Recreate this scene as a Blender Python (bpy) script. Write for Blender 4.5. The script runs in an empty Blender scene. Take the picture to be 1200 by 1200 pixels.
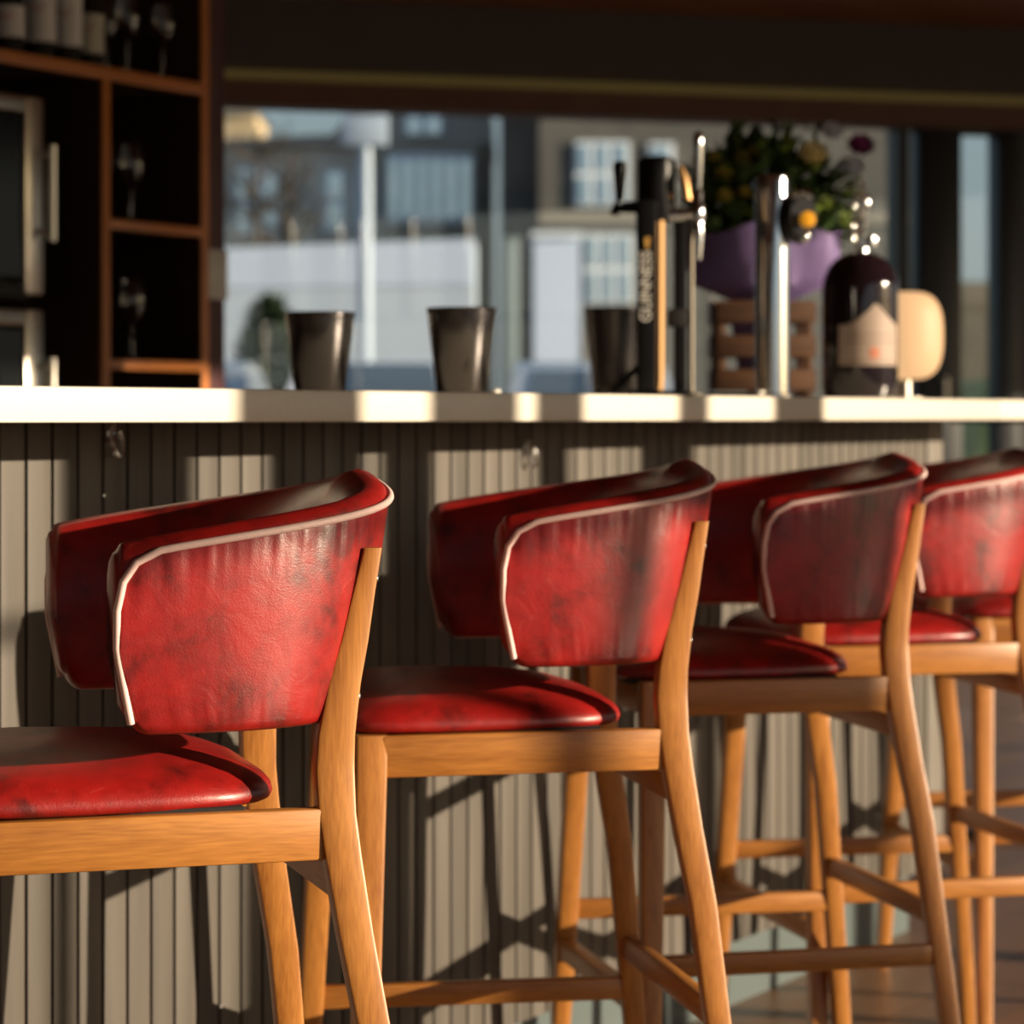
import bpy, bmesh, math, random
from mathutils import Vector, Matrix

random.seed(7)
PI = math.pi
S = bpy.context.scene
C = S.collection

# ------------------------------------------------------------------ camera
FPX = 3400.0            # focal length in pixels of the 1200 px frame
HOR = 488.0             # pixel row of the horizon
CH = 1.08               # camera height
YC = -2.195              # camera distance from the slatted bar front (plane y = 0)
VP = 1900.0
_n = math.hypot(VP, FPX)
RX, RY = VP / _n, -FPX / _n          # camera right in world xy
FX, FY = FPX / _n, VP / _n           # camera forward in world xy
RC = math.atan2(RY, RX)              # yaw of anything that squares up with the view

cam = bpy.data.cameras.new('camera')
camo = bpy.data.objects.new('camera', cam)
C.objects.link(camo)
camo.location = (0, YC, CH)
camo.rotation_euler = (PI / 2, 0, RC)
cam.sensor_width = 36
cam.lens = FPX / 1200 * 36
cam.shift_y = -(600 - HOR) / 1200
cam.dof.use_dof = True
cam.dof.focus_distance = 2.75
cam.dof.aperture_fstop = 6.8
cam.clip_end = 400
S.camera = camo

# ------------------------------------------------------------------ world, sun, exposure
SUN_T = 0.25            # sideways run of the light for each metre towards the bar
SUN_E = math.radians(11.5)
w = bpy.data.worlds.new('sky')
S.world = w
w.use_nodes = True
nt = w.node_tree
nt.nodes.clear()
wo = nt.nodes.new('ShaderNodeOutputWorld')
bg = nt.nodes.new('ShaderNodeBackground')
bg.inputs['Strength'].default_value = 0.045
sky = nt.nodes.new('ShaderNodeTexSky')
sky.sky_type = 'NISHITA'
sky.sun_disc = False
sky.sun_elevation = SUN_E
sky.sun_rotation = PI - math.atan(SUN_T)
sky.air_density = 1.0
sky.dust_density = 2.5
sky.ozone_density = 1.0
nt.links.new(sky.outputs[0], bg.inputs['Color'])
dome = nt.nodes.new('ShaderNodeBackground')
dome.inputs['Strength'].default_value = 0.34
tc = nt.nodes.new('ShaderNodeTexCoord')
sx = nt.nodes.new('ShaderNodeSeparateXYZ')
rp = nt.nodes.new('ShaderNodeValToRGB')
rp.color_ramp.elements[0].position = 0.0
rp.color_ramp.elements[0].color = (0.78, 0.92, 1.0, 1)
rp.color_ramp.elements[1].position = 0.6
rp.color_ramp.elements[1].color = (0.40, 0.62, 1.0, 1)
addn = nt.nodes.new('ShaderNodeAddShader')
nt.links.new(tc.outputs['Generated'], sx.inputs[0])
nt.links.new(sx.outputs['Z'], rp.inputs[0])
nt.links.new(rp.outputs[0], dome.inputs['Color'])
nt.links.new(bg.outputs[0], addn.inputs[0])
nt.links.new(dome.outputs[0], addn.inputs[1])
nt.links.new(addn.outputs[0], wo.inputs[0])

sun = bpy.data.lights.new('sun', 'SUN')
suno = bpy.data.objects.new('sun', sun)
C.objects.link(suno)
sd = Vector((SUN_T, -1, math.tan(SUN_E) * math.hypot(SUN_T, 1))).normalized()
suno.rotation_euler = sd.to_track_quat('Z', 'Y').to_euler()
suno.location = (4, -12, 6)
sun.energy = 10.0
sun.color = (1.0, 0.80, 0.58)
sun.angle = math.radians(0.55)

vs = S.view_settings
vs.view_transform = 'Standard'
vs.look = 'None'
vs.gamma = 1
vs.use_curve_mapping = False
vs.exposure = 0.0


# ------------------------------------------------------------------ positions from the photograph
def CW(X, Z, z=0.0):
    """camera-plan coordinates (right, depth, height) to world"""
    return Vector((X * RX + Z * FX, YC + X * RY + Z * FY, z))


def P(px, py, Z):
    return CW((px - 600) / FPX * Z, Z, CH - (py - HOR) / FPX * Z)


def depth_at(px, Y):
    """camera depth of the upright plane y = Y along a pixel column"""
    k = (px - 600) / FPX
    return (Y - YC) / (k * RY + FY)


def U(px, Y):
    Z = depth_at(px, Y)
    return CW((px - 600) / FPX * Z, Z).x


# ------------------------------------------------------------------ materials
MATS = {}


def mat(name, col=(0.5, 0.5, 0.5), rough=0.5, metal=0.0, var=0.0, scale=8.0, bump=0.0, bscale=60.0,
        coat=0.0, emit=None, estr=0.0, rnd=0.0, stretch=None, trans=0.0, ior=1.45, spec=0.5, alpha=None):
    if name in MATS:
        return MATS[name]
    m = bpy.data.materials.new(name)
    m.use_nodes = True
    N, L = m.node_tree.nodes, m.node_tree.links
    b = N['Principled BSDF']
    b.inputs['Roughness'].default_value = rough
    b.inputs['Metallic'].default_value = metal
    b.inputs['Coat Weight'].default_value = coat
    b.inputs['Transmission Weight'].default_value = trans
    b.inputs['IOR'].default_value = ior
    b.inputs['Specular IOR Level'].default_value = spec
    t = N.new('ShaderNodeTexCoord')
    mp = N.new('ShaderNodeMapping')
    if stretch:
        mp.inputs['Scale'].default_value = stretch
    L.new(t.outputs['Object'], mp.inputs['Vector'])
    oi = N.new('ShaderNodeObjectInfo')
    add = N.new('ShaderNodeVectorMath')
    add.operation = 'ADD'
    sc = N.new('ShaderNodeVectorMath')
    sc.operation = 'SCALE'
    sc.inputs[0].default_value = (13.7, 7.1, 3.3)
    L.new(oi.outputs['Random'], sc.inputs['Scale'])
    L.new(mp.outputs[0], add.inputs[0])
    L.new(sc.outputs[0], add.inputs[1])
    nz = N.new('ShaderNodeTexNoise')
    nz.inputs['Scale'].default_value = scale
    nz.inputs['Detail'].default_value = 5
    L.new(add.outputs[0], nz.inputs['Vector'])
    hs = N.new('ShaderNodeHueSaturation')
    hs.inputs['Color'].default_value = (*col, 1)
    mr = N.new('ShaderNodeMapRange')
    mr.inputs['From Min'].default_value = 0.25
    mr.inputs['From Max'].default_value = 0.75
    mr.inputs['To Min'].default_value = 1 - var
    mr.inputs['To Max'].default_value = 1 + var
    L.new(nz.outputs['Fac'], mr.inputs['Value'])
    if rnd:
        m2 = N.new('ShaderNodeMapRange')
        m2.inputs['To Min'].default_value = 1 - rnd
        m2.inputs['To Max'].default_value = 1 + rnd
        L.new(oi.outputs['Random'], m2.inputs['Value'])
        mu = N.new('ShaderNodeMath')
        mu.operation = 'MULTIPLY'
        L.new(mr.outputs[0], mu.inputs[0])
        L.new(m2.outputs[0], mu.inputs[1])
        L.new(mu.outputs[0], hs.inputs['Value'])
    else:
        L.new(mr.outputs[0], hs.inputs['Value'])
    L.new(hs.outputs[0], b.inputs['Base Color'])
    if bump:
        n2 = N.new('ShaderNodeTexNoise')
        n2.inputs['Scale'].default_value = bscale
        n2.inputs['Detail'].default_value = 4
        L.new(add.outputs[0], n2.inputs['Vector'])
        bp = N.new('ShaderNodeBump')
        bp.inputs['Strength'].default_value = bump
        bp.inputs['Distance'].default_value = 0.002
        L.new(n2.outputs['Fac'], bp.inputs['Height'])
        L.new(bp.outputs[0], b.inputs['Normal'])
    if emit:
        b.inputs['Emission Color'].default_value = (*emit, 1)
        b.inputs['Emission Strength'].default_value = estr
    MATS[name] = m
    return m


def wood(name, axis, light=(0.47, 0.195, 0.040), dark=(0.28, 0.100, 0.018), rough=0.36):
    """fine grain running along one local axis"""
    m = bpy.data.materials.new(name)
    m.use_nodes = True
    N, L = m.node_tree.nodes, m.node_tree.links
    b = N['Principled BSDF']
    b.inputs['Roughness'].default_value = rough
    b.inputs['Coat Weight'].default_value = 0.12
    b.inputs['Coat Roughness'].default_value = 0.3
    t = N.new('ShaderNodeTexCoord')
    mp = N.new('ShaderNodeMapping')
    s = [1.0, 1.0, 1.0]
    s['xyz'.index(axis)] = 0.06
    mp.inputs['Scale'].default_value = s
    L.new(t.outputs['Object'], mp.inputs['Vector'])
    oi = N.new('ShaderNodeObjectInfo')
    sc = N.new('ShaderNodeVectorMath')
    sc.operation = 'SCALE'
    sc.inputs[0].default_value = (9.3, 5.7, 3.1)
    L.new(oi.outputs['Random'], sc.inputs['Scale'])
    add = N.new('ShaderNodeVectorMath')
    L.new(mp.outputs[0], add.inputs[0])
    L.new(sc.outputs[0], add.inputs[1])
    nz = N.new('ShaderNodeTexNoise')
    nz.inputs['Scale'].default_value = 55
    nz.inputs['Detail'].default_value = 6
    nz.inputs['Roughness'].default_value = 0.65
    nz.inputs['Distortion'].default_value = 0.6
    L.new(add.outputs[0], nz.inputs['Vector'])
    n2 = N.new('ShaderNodeTexNoise')
    n2.inputs['Scale'].default_value = 420
    n2.inputs['Detail'].default_value = 2
    L.new(add.outputs[0], n2.inputs['Vector'])
    mx = N.new('ShaderNodeMath')
    mx.operation = 'MULTIPLY_ADD'
    mx.inputs[1].default_value = 0.55
    L.new(n2.outputs['Fac'], mx.inputs[0])
    L.new(nz.outputs['Fac'], mx.inputs[2])
    r = N.new('ShaderNodeValToRGB')
    r.color_ramp.elements[0].position = 0.55
    r.color_ramp.elements[0].color = (*dark, 1)
    r.color_ramp.elements[1].position = 0.95
    r.color_ramp.elements[1].color = (*light, 1)
    L.new(mx.outputs[0], r.inputs[0])
    L.new(r.outputs[0], b.inputs['Base Color'])
    bp = N.new('ShaderNodeBump')
    bp.inputs['Strength'].default_value = 0.12
    bp.inputs['Distance'].default_value = 0.0008
    L.new(n2.outputs['Fac'], bp.inputs['Height'])
    L.new(bp.outputs[0], b.inputs['Normal'])
    MATS[name] = m
    return m


def leather():
    m = bpy.data.materials.new('red_leather')
    m.use_nodes = True
    N, L = m.node_tree.nodes, m.node_tree.links
    b = N['Principled BSDF']
    b.inputs['Specular IOR Level'].default_value = 0.55
    b.inputs['Coat Weight'].default_value = 0.18
    b.inputs['Coat Roughness'].default_value = 0.28
    t = N.new('ShaderNodeTexCoord')
    oi = N.new('ShaderNodeObjectInfo')
    sc = N.new('ShaderNodeVectorMath')
    sc.operation = 'SCALE'
    sc.inputs[0].default_value = (3.3, 5.1, 7.7)
    L.new(oi.outputs['Random'], sc.inputs['Scale'])
    add = N.new('ShaderNodeVectorMath')
    L.new(t.outputs['Object'], add.inputs[0])
    L.new(sc.outputs[0], add.inputs[1])
    big = N.new('ShaderNodeTexNoise')
    big.inputs['Scale'].default_value = 17
    big.inputs['Detail'].default_value = 6
    big.inputs['Roughness'].default_value = 0.62
    big.inputs['Distortion'].default_value = 0.3
    L.new(add.outputs[0], big.inputs['Vector'])
    r = N.new('ShaderNodeValToRGB')
    e = r.color_ramp.elements
    e[0].position = 0.34
    e[0].color = (0.10, 0.0045, 0.0035, 1)
    e[1].position = 0.62
    e[1].color = (0.32, 0.0075, 0.006, 1)
    k = e.new(0.48)
    k.color = (0.24, 0.006, 0.005, 1)
    L.new(big.outputs['Fac'], r.inputs[0])
    # pale scuffs of the pull-up finish
    sn = N.new('ShaderNodeTexNoise')
    sn.inputs['Scale'].default_value = 24
    sn.inputs['Detail'].default_value = 8
    sn.inputs['Roughness'].default_value = 0.72
    sn.inputs['Distortion'].default_value = 2.2
    L.new(add.outputs[0], sn.inputs['Vector'])
    sr = N.new('ShaderNodeValToRGB')
    sr.color_ramp.elements[0].position = 0.60
    sr.color_ramp.elements[0].color = (0, 0, 0, 1)
    sr.color_ramp.elements[1].position = 0.80
    sr.color_ramp.elements[1].color = (0.32, 0.32, 0.32, 1)
    L.new(sn.outputs['Fac'], sr.inputs[0])
    mx = N.new('ShaderNodeMixRGB')
    mx.inputs[2].default_value = (0.52, 0.10, 0.07, 1)
    L.new(sr.outputs[0], mx.inputs[0])
    L.new(r.outputs[0], mx.inputs[1])
    L.new(mx.outputs[0], b.inputs['Base Color'])
    rr = N.new('ShaderNodeMapRange')
    rr.inputs['To Min'].default_value = 0.30
    rr.inputs['To Max'].default_value = 0.52
    L.new(sn.outputs['Fac'], rr.inputs['Value'])
    L.new(rr.outputs[0], b.inputs['Roughness'])
    vo = N.new('ShaderNodeTexVoronoi')
    vo.inputs['Scale'].default_value = 620
    L.new(add.outputs[0], vo.inputs['Vector'])
    wr = N.new('ShaderNodeTexNoise')
    wr.inputs['Scale'].default_value = 24
    wr.inputs['Detail'].default_value = 6
    wr.inputs['Distortion'].default_value = 1.6
    L.new(add.outputs[0], wr.inputs['Vector'])
    b1 = N.new('ShaderNodeBump')
    b1.inputs['Strength'].default_value = 0.16
    b1.inputs['Distance'].default_value = 0.0008
    L.new(vo.outputs['Distance'], b1.inputs['Height'])
    b2 = N.new('ShaderNodeBump')
    b2.inputs['Strength'].default_value = 0.22
    b2.inputs['Distance'].default_value = 0.003
    L.new(wr.outputs['Fac'], b2.inputs['Height'])
    L.new(b1.outputs[0], b2.inputs['Normal'])
    L.new(b2.outputs[0], b.inputs['Normal'])
    MATS['leather'] = m
    return m


def glass(name, tint=(1, 1, 1), refl=0.06, rough=0.0):
    m = bpy.data.materials.new(name)
    m.use_nodes = True
    N, L = m.node_tree.nodes, m.node_tree.links
    N.clear()
    o = N.new('ShaderNodeOutputMaterial')
    mx = N.new('ShaderNodeMixShader')
    mx.inputs[0].default_value = refl
    t = N.new('ShaderNodeBsdfTransparent')
    t.inputs[0].default_value = (*tint, 1)
    g = N.new('ShaderNodeBsdfGlossy')
    g.inputs['Roughness'].default_value = rough
    L.new(t.outputs[0], mx.inputs[1])
    L.new(g.outputs[0], mx.inputs[2])
    L.new(mx.outputs[0], o.inputs[0])
    MATS[name] = m
    return m


LEATHER = leather()
WZ, WY, WX = wood('oak_upright', 'z'), wood('oak_along', 'y'), wood('oak_across', 'x')
SHELFX = wood('lit_mahogany_across', 'x', (0.50, 0.17, 0.032), (0.36, 0.11, 0.02), 0.4)  # for shelf front edges, skylight put into the brighter colour
SHELFZ = wood('lit_mahogany_upright', 'z', (0.50, 0.17, 0.032), (0.36, 0.11, 0.02), 0.4)
CRATEW = wood('crate_wood', 'x', (0.12, 0.050, 0.018), (0.05, 0.020, 0.009), 0.6)
SHDARK = wood('shaded_board', 'x', (0.060, 0.024, 0.010), (0.035, 0.013, 0.006), 0.6)  # shelf boards, shade of the compartments put into the colour
PANE = glass('window_glass', (0.93, 0.97, 0.97), 0.07)
PANES = glass('clear_pane', (0.97, 0.98, 0.98), 0.03)
STEM = glass('stemware_glass', (0.93, 0.93, 0.93), 0.10, 0.05)
CLEAR = glass('clear_plastic', (0.92, 0.91, 0.88), 0.45, 0.12)

mat('pipe', (0.80, 0.56, 0.52), 0.5, var=0.06, scale=40)
mat('board', (0.012, 0.011, 0.010), 0.8)
mat('chrome', (0.82, 0.83, 0.84), 0.10, 1.0)
mat('steel', (0.74, 0.70, 0.62), 0.30, 1.0, var=0.05, stretch=(1, 1, 0.05), scale=60)
mat('dull', (0.16, 0.14, 0.11), 0.5, 0.6)
mat('bolt', (0.7, 0.7, 0.68), 0.25, 1.0)
mat('black', (0.006, 0.006, 0.007), 0.34, spec=0.25)
mat('blackmatt', (0.012, 0.012, 0.012), 0.6, var=0.1)
mat('bucket', (0.15, 0.14, 0.14), 0.22, 1.0, var=0.06, stretch=(1, 1, 0.1), scale=30)
mat('brass', (0.60, 0.36, 0.16), 0.42, 0.8, var=0.05)
mat('gold', (0.80, 0.46, 0.12), 0.4, 0.4)
mat('cream_print', (0.86, 0.82, 0.74), 0.6)
mat('slat', (0.098, 0.086, 0.072), 0.62, var=0.28, scale=26, rnd=0.16, stretch=(1, 1, 0.07), bump=0.25, bscale=140)
mat('core', (0.006, 0.006, 0.006), 0.9)
mat('corner', (0.17, 0.155, 0.135), 0.5, var=0.08)
mat('plinth', (0.12, 0.15, 0.15), 0.35, 0.2, var=0.06)
mat('worktop', (0.72, 0.67, 0.58), 0.34, var=0.025, scale=120)
mat('plank', (0.17, 0.088, 0.045), 0.36, var=0.22, scale=10, rnd=0.16, stretch=(0.12, 1, 1), bump=0.1, bscale=60)
mat('subfloor', (0.18, 0.095, 0.048), 0.45, var=0.15)
mat('ceil', (0.16, 0.060, 0.016), 0.5, var=0.18, scale=6, stretch=(0.1, 1, 1))
mat('fascia', (0.075, 0.058, 0.048), 0.7, var=0.06)
mat('header', (0.12, 0.062, 0.040), 0.6, var=0.08)
mat('strip', (0.50, 0.48, 0.18), 0.5)
mat('frame', (0.018, 0.020, 0.023), 0.4, var=0.05)
mat('wallp', (0.14, 0.12, 0.10), 0.8, var=0.05)
mat('walld', (0.025, 0.015, 0.012), 0.7, var=0.1)
mat('maroon', (0.060, 0.018, 0.020), 0.5, var=0.1)
mat('plate', (0.46, 0.45, 0.42), 0.4)
mat('ovenglass', (0.008, 0.009, 0.010), 0.12, spec=0.2)
mat('oven_print', (0.3, 0.45, 0.2), 0.5)
mat('winebottle', (0.006, 0.007, 0.006), 0.10, coat=0.4)
mat('label_white', (0.62, 0.58, 0.56), 0.6, var=0.05)
mat('label_cream', (0.46, 0.43, 0.34), 0.6, var=0.05)
mat('label_red', (0.45, 0.10, 0.09), 0.6)
mat('capsule', (0.10, 0.015, 0.02), 0.35)
mat('demijohn', (0.010, 0.005, 0.007), 0.06, coat=0.6)
mat('label_tan', (0.33, 0.25, 0.20), 0.6, var=0.05)
mat('seal', (0.46, 0.16, 0.09), 0.5)
mat('ink', (0.20, 0.13, 0.10), 0.6)
mat('amber', (0.85, 0.40, 0.03), 0.25, emit=(1.0, 0.45, 0.02), estr=0.12)
mat('lampshade', (0.18, 0.11, 0.06), 0.6, emit=(1.0, 0.59, 0.28), estr=0.80)
mat('paper', (0.15, 0.10, 0.25), 0.6, var=0.12, scale=20)
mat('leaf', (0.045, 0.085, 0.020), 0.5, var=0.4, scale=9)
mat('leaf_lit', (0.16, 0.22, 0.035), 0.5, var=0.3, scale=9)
mat('bloom_cream', (0.85, 0.74, 0.36), 0.6, var=0.1)
mat('bloom_yellow', (0.46, 0.36, 0.06), 0.6, var=0.2)
mat('bloom_purple', (0.22, 0.03, 0.14), 0.6, var=0.2)
mat('bloom_white', (0.62, 0.66, 0.74), 0.6, var=0.1)
# outdoors
mat('stone', (0.58, 0.52, 0.44), 0.85, var=0.35, scale=0.9)
mat('stone_brown', (0.13, 0.122, 0.108), 0.85, var=0.3, scale=0.9)
mat('stone_dark', (0.11, 0.092, 0.080), 0.85, var=0.25, scale=0.9)
mat('stone_pale', (0.34, 0.30, 0.24), 0.85, var=0.2)
mat('slate', (0.40, 0.36, 0.31), 0.6, var=0.2)
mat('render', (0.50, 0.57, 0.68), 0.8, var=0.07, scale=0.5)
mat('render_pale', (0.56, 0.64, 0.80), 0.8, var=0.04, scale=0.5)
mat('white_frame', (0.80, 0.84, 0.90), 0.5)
mat('far_pane', (0.88, 0.94, 0.97), 0.12, 1.0, var=0.15, scale=2)
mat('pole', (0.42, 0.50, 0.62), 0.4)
mat('pole_green', (0.26, 0.31, 0.31), 0.5)
mat('grass', (0.10, 0.17, 0.035), 0.9, var=0.3, scale=0.6)
mat('asphalt', (0.10, 0.10, 0.105), 0.9, var=0.1, scale=2)
mat('bark', (0.070, 0.055, 0.042), 0.9, var=0.2)
mat('hedge', (0.035, 0.060, 0.022), 0.8, var=0.4, scale=5)
mat('brown_bank', (0.16, 0.12, 0.07), 0.9, var=0.3, scale=1)
mat('car_white', (0.80, 0.82, 0.86), 0.25, coat=0.6)
mat('car_silver', (0.36, 0.38, 0.42), 0.25, 0.5, coat=0.5)
mat('car_silver2', (0.50, 0.52, 0.56), 0.25, 0.3, coat=0.5)
mat('tyre', (0.02, 0.02, 0.02), 0.8)
mat('car_glass', (0.05, 0.07, 0.09), 0.08, spec=0.8)
mat('lamp_white', (0.85, 0.83, 0.78), 0.3, emit=(1.0, 0.92, 0.75), estr=0.3)
mat('lamp_red', (0.5, 0.02, 0.015), 0.3)
mat('lamp_reflection', (0.55, 0.42, 0.26), 0.8)  # warm tone of a lamp reflected in the window


def M(k):
    return k if not isinstance(k, str) else MATS[k]


# ------------------------------------------------------------------ mesh helpers
class B:
    def __init__(self):
        self.bm = bmesh.new()

    def box(self, x0, x1, y0, y1, z0, z1, bev=0.0):
        b2 = bmesh.new()
        vs_ = [b2.verts.new((x, y, z)) for x in (x0, x1) for y in (y0, y1) for z in (z0, z1)]
        for f in ((0, 1, 3, 2), (4, 6, 7, 5), (0, 4, 5, 1), (2, 3, 7, 6), (0, 2, 6, 4), (1, 5, 7, 3)):
            b2.faces.new([vs_[i] for i in f])
        if bev:
            bmesh.ops.bevel(b2, geom=b2.edges[:], offset=bev, segments=2, profile=0.5, affect='EDGES')
        self.join(b2)
        return self

    def join(self, b2):
        me = bpy.data.meshes.new('tmp')
        b2.to_mesh(me)
        b2.free()
        self.bm.from_mesh(me)
        bpy.data.meshes.remove(me)

    def loft(self, rings, cap=True, closed=True):
        """rings: list of equal-length point lists"""
        bm = self.bm
        R = [[bm.verts.new(p) for p in r] for r in rings]
        n = len(R[0])
        for a, b in zip(R, R[1:]):
            for i in range(n if closed else n - 1):
                j = (i + 1) % n
                bm.faces.new((a[i], a[j], b[j], b[i]))
        if cap and closed:
            bm.faces.new(R[0][::-1])
            bm.faces.new(R[-1])
        return self

    def lathe(self, prof, seg=24, cx=0.0, cy=0.0, cap=True):
        rings = [[(cx + r * math.cos(2 * PI * i / seg), cy + r * math.sin(2 * PI * i / seg), z) for i in range(seg)]
                 for r, z in prof]
        return self.loft(rings, cap)

    def tube(self, pts, rad, seg=10, cap=True):
        pts = [Vector(p) for p in pts]
        rads = rad if isinstance(rad, (list, tuple)) else [rad] * len(pts)
        rings = []
        up = Vector((0, 0, 1))
        prev = None
        for i, p in enumerate(pts):
            d = (pts[min(i + 1, len(pts) - 1)] - pts[max(i - 1, 0)]).normalized()
            if prev is None:
                a = d.cross(up)
                if a.length < 1e-3:
                    a = d.cross(Vector((1, 0, 0)))
            else:
                a = prev - d * prev.dot(d)
            a.normalize()
            prev = a
            b = d.cross(a)
            rings.append([p + (a * math.cos(2 * PI * k / seg) + b * math.sin(2 * PI * k / seg)) * rads[i] for k in range(seg)])
        return self.loft(rings, cap)

    def bar(self, p, q, wid, hgt, bev=0.003, side=None):
        """straight rectangular bar from p to q; hgt is measured towards z"""
        p, q = Vector(p), Vector(q)
        d = (q - p)
        ln = d.length
        d.normalize()
        s = d.cross(Vector((0, 0, 1)))
        if s.length < 1e-4:
            s = Vector((1, 0, 0))
        s.normalize()
        u = s.cross(d)
        b2 = B()
        b2.box(0, ln, -wid / 2, wid / 2, -hgt / 2, hgt / 2, bev)
        mx = Matrix((d, -s, u)).transposed().to_4x4()
        mx.translation = p
        b2.bm.transform(mx)
        self.join(b2.bm)
        return self

    def prism(self, pts, y0, y1, bev=0.0):
        """outline in (x, z), run through y"""
        b2 = bmesh.new()
        a = [b2.verts.new((x, y0, z)) for x, z in pts]
        b = [b2.verts.new((x, y1, z)) for x, z in pts]
        n = len(pts)
        for i in range(n):
            j = (i + 1) % n
            b2.faces.new((a[i], a[j], b[j], b[i]))
        b2.faces.new(a[::-1])
        b2.faces.new(b)
        if bev:
            bmesh.ops.bevel(b2, geom=b2.edges[:], offset=bev, segments=2, profile=0.5, affect='EDGES')
        self.join(b2)
        return self

    def mesh(self, name, m, angle=40):
        me = bpy.data.meshes.new(name)
        bmesh.ops.recalc_face_normals(self.bm, faces=self.bm.faces[:])
        self.bm.to_mesh(me)
        self.bm.free()
        me.materials.append(M(m))
        for p in me.polygons:
            p.use_smooth = True
        me.set_sharp_from_angle(angle=math.radians(angle))
        return me

    def obj(self, name, m, parent=None, loc=None, rotz=0.0, angle=40, label=None, kind=None):
        return place(name, self.mesh(name, m, angle), parent, loc, rotz, label, kind)


def place(name, me, parent=None, loc=None, rotz=0.0, label=None, kind=None):
    o = bpy.data.objects.new(name, me)
    C.objects.link(o)
    if parent:
        o.parent = parent
    if loc is not None:
        o.location = loc
    o.rotation_euler = (0, 0, rotz)
    if label:
        o['label'] = label
    if kind:
        o['kind'] = kind
    return o


def tag(o, label, cat, group=None, kind=None):
    o['label'] = label
    o['category'] = cat
    if group:
        o['group'] = group
    if kind:
        o['kind'] = kind
    return o


def thing(name, label, cat, loc=(0, 0, 0), rotz=0.0, group=None, kind=None):
    o = bpy.data.objects.new(name, None)
    C.objects.link(o)
    o.location = loc
    o.rotation_euler = (0, 0, rotz)
    o.empty_display_size = 0.1
    return tag(o, label, cat, group, kind)


def struct(name, b, m, label=None, cat=None, parent=None):
    o = b.obj(name, m, parent)
    o['kind'] = 'structure'
    if label:
        o['label'] = label
        o['category'] = cat
    return o


def text_mesh(name, body, size, m, depth=0.0006):
    cu = bpy.data.curves.new(name, 'FONT')
    cu.body = body
    cu.size = size
    cu.extrude = depth
    cu.align_x = 'LEFT'
    cu.align_y = 'CENTER'
    t = bpy.data.objects.new(name, cu)
    C.objects.link(t)
    dg = bpy.context.evaluated_depsgraph_get()
    me = bpy.data.meshes.new_from_object(t.evaluated_get(dg))
    bpy.data.objects.remove(t)
    bpy.data.curves.remove(cu)
    me.name = name
    me.materials.clear()
    me.materials.append(M(m))
    return me


# =================================================================== THE SETTING
CEIL = 2.71
SUNY = -4.6              # inner plane of the glazed wall behind the viewer
# floor: boards where the photograph shows them, a plain floor beyond
WA, WB = CW(-330 / 297, FPX / 297), CW(450 / 277, FPX / 277)          # two points of the window wall, read off its top edge
WD = (WB - WA).normalized()
WR = math.atan2(WD.y, WD.x)
WL0, WL1 = WA - WD * 2.6, WA + WD * 7.2
OUTLINE = [(-4, SUNY), (WL1.x, SUNY), (WL1.x, WL1.y), (WL0.x, WL0.y), (2.0, WL0.y), (2.0, 2.3), (-4, 2.3)]


def slab(z0, z1, grow=0.0):
    b = B()
    b.loft([[(x, y - (grow if y == SUNY else 0), z) for x, y in OUTLINE] for z in (z0, z1)])
    return b


fl = struct('floor', slab(-0.10, -0.004), 'subfloor', 'brown timber board floor of the bar', 'floor')
PLL, PLW = 1.2, 0.19
pm = B().box(0, PLL - 0.003, 0, PLW - 0.003, -0.004, 0.0).mesh('floor_board', 'plank')
row = 0
y = -2.9
while y < 2.1:
    x = 3.0 - (row * 0.47) % PLL
    while x < 9.6:
        d_ = Vector((x + PLL - WA.x, y + PLW - WA.y))
        if d_.x * -WD.y + d_.y * WD.x > -0.1:        # past the window wall
            break
        place('floor_board', pm, fl, (x, y, 0))
        x += PLL
    y += PLW
    row += 1

struct('ceiling', slab(CEIL, CEIL + 0.12, 0.3), 'ceil', 'dark orange brown timber ceiling', 'ceiling')
struct('wall_left', B().box(-4.15, -4, SUNY, 2.1, 0, CEIL), 'wallp', 'plain wall at the left end of the room', 'wall')
POSTX = U(247, 1.81)
struct('wall_back', B().box(-4, POSTX, 2.21, 2.3, 0, CEIL), 'walld', 'dark wall behind the back bar shelves', 'wall')
pe = U(268, 1.83)
struct('trim_1', B().box(POSTX + 0.022, pe, 1.84, 2.25, 0, CEIL, 0.004), 'maroon', 'dark maroon wall end beside the shelves', 'trim')
struct('wall_passage', B().box(1.9, 2.0, 2.3, WL0.y, 0, CEIL).box(1.9, WL0.x + 0.1, WL0.y, WL0.y + 0.1, 0, CEIL), 'walld', 'dark wall of the passage behind the shelves', 'wall')

# glazed wall behind the counter: runs between two points read off its top edge

def wl(px, extra=0.0):
    """distance along the window wall of a pixel column"""
    k = (px - 600) / FPX
    d = Vector((k * RX + FX, k * RY + FY))
    a = Vector((WA.x, WA.y)) - Vector((0, YC))
    det = d.x * (-WD.y) + d.y * WD.x
    t = (a.x * (-WD.y) + a.y * WD.x) / det
    p = d * t
    return (p - a).dot(Vector((WD.x, WD.y))) + extra


def wz(px, py):
    p = Vector((WA.x, WA.y, 0)) + WD * wl(px)
    Z = (p.x) * FX + (p.y - YC) * FY
    return CH - (py - HOR) / FPX * Z


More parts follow.
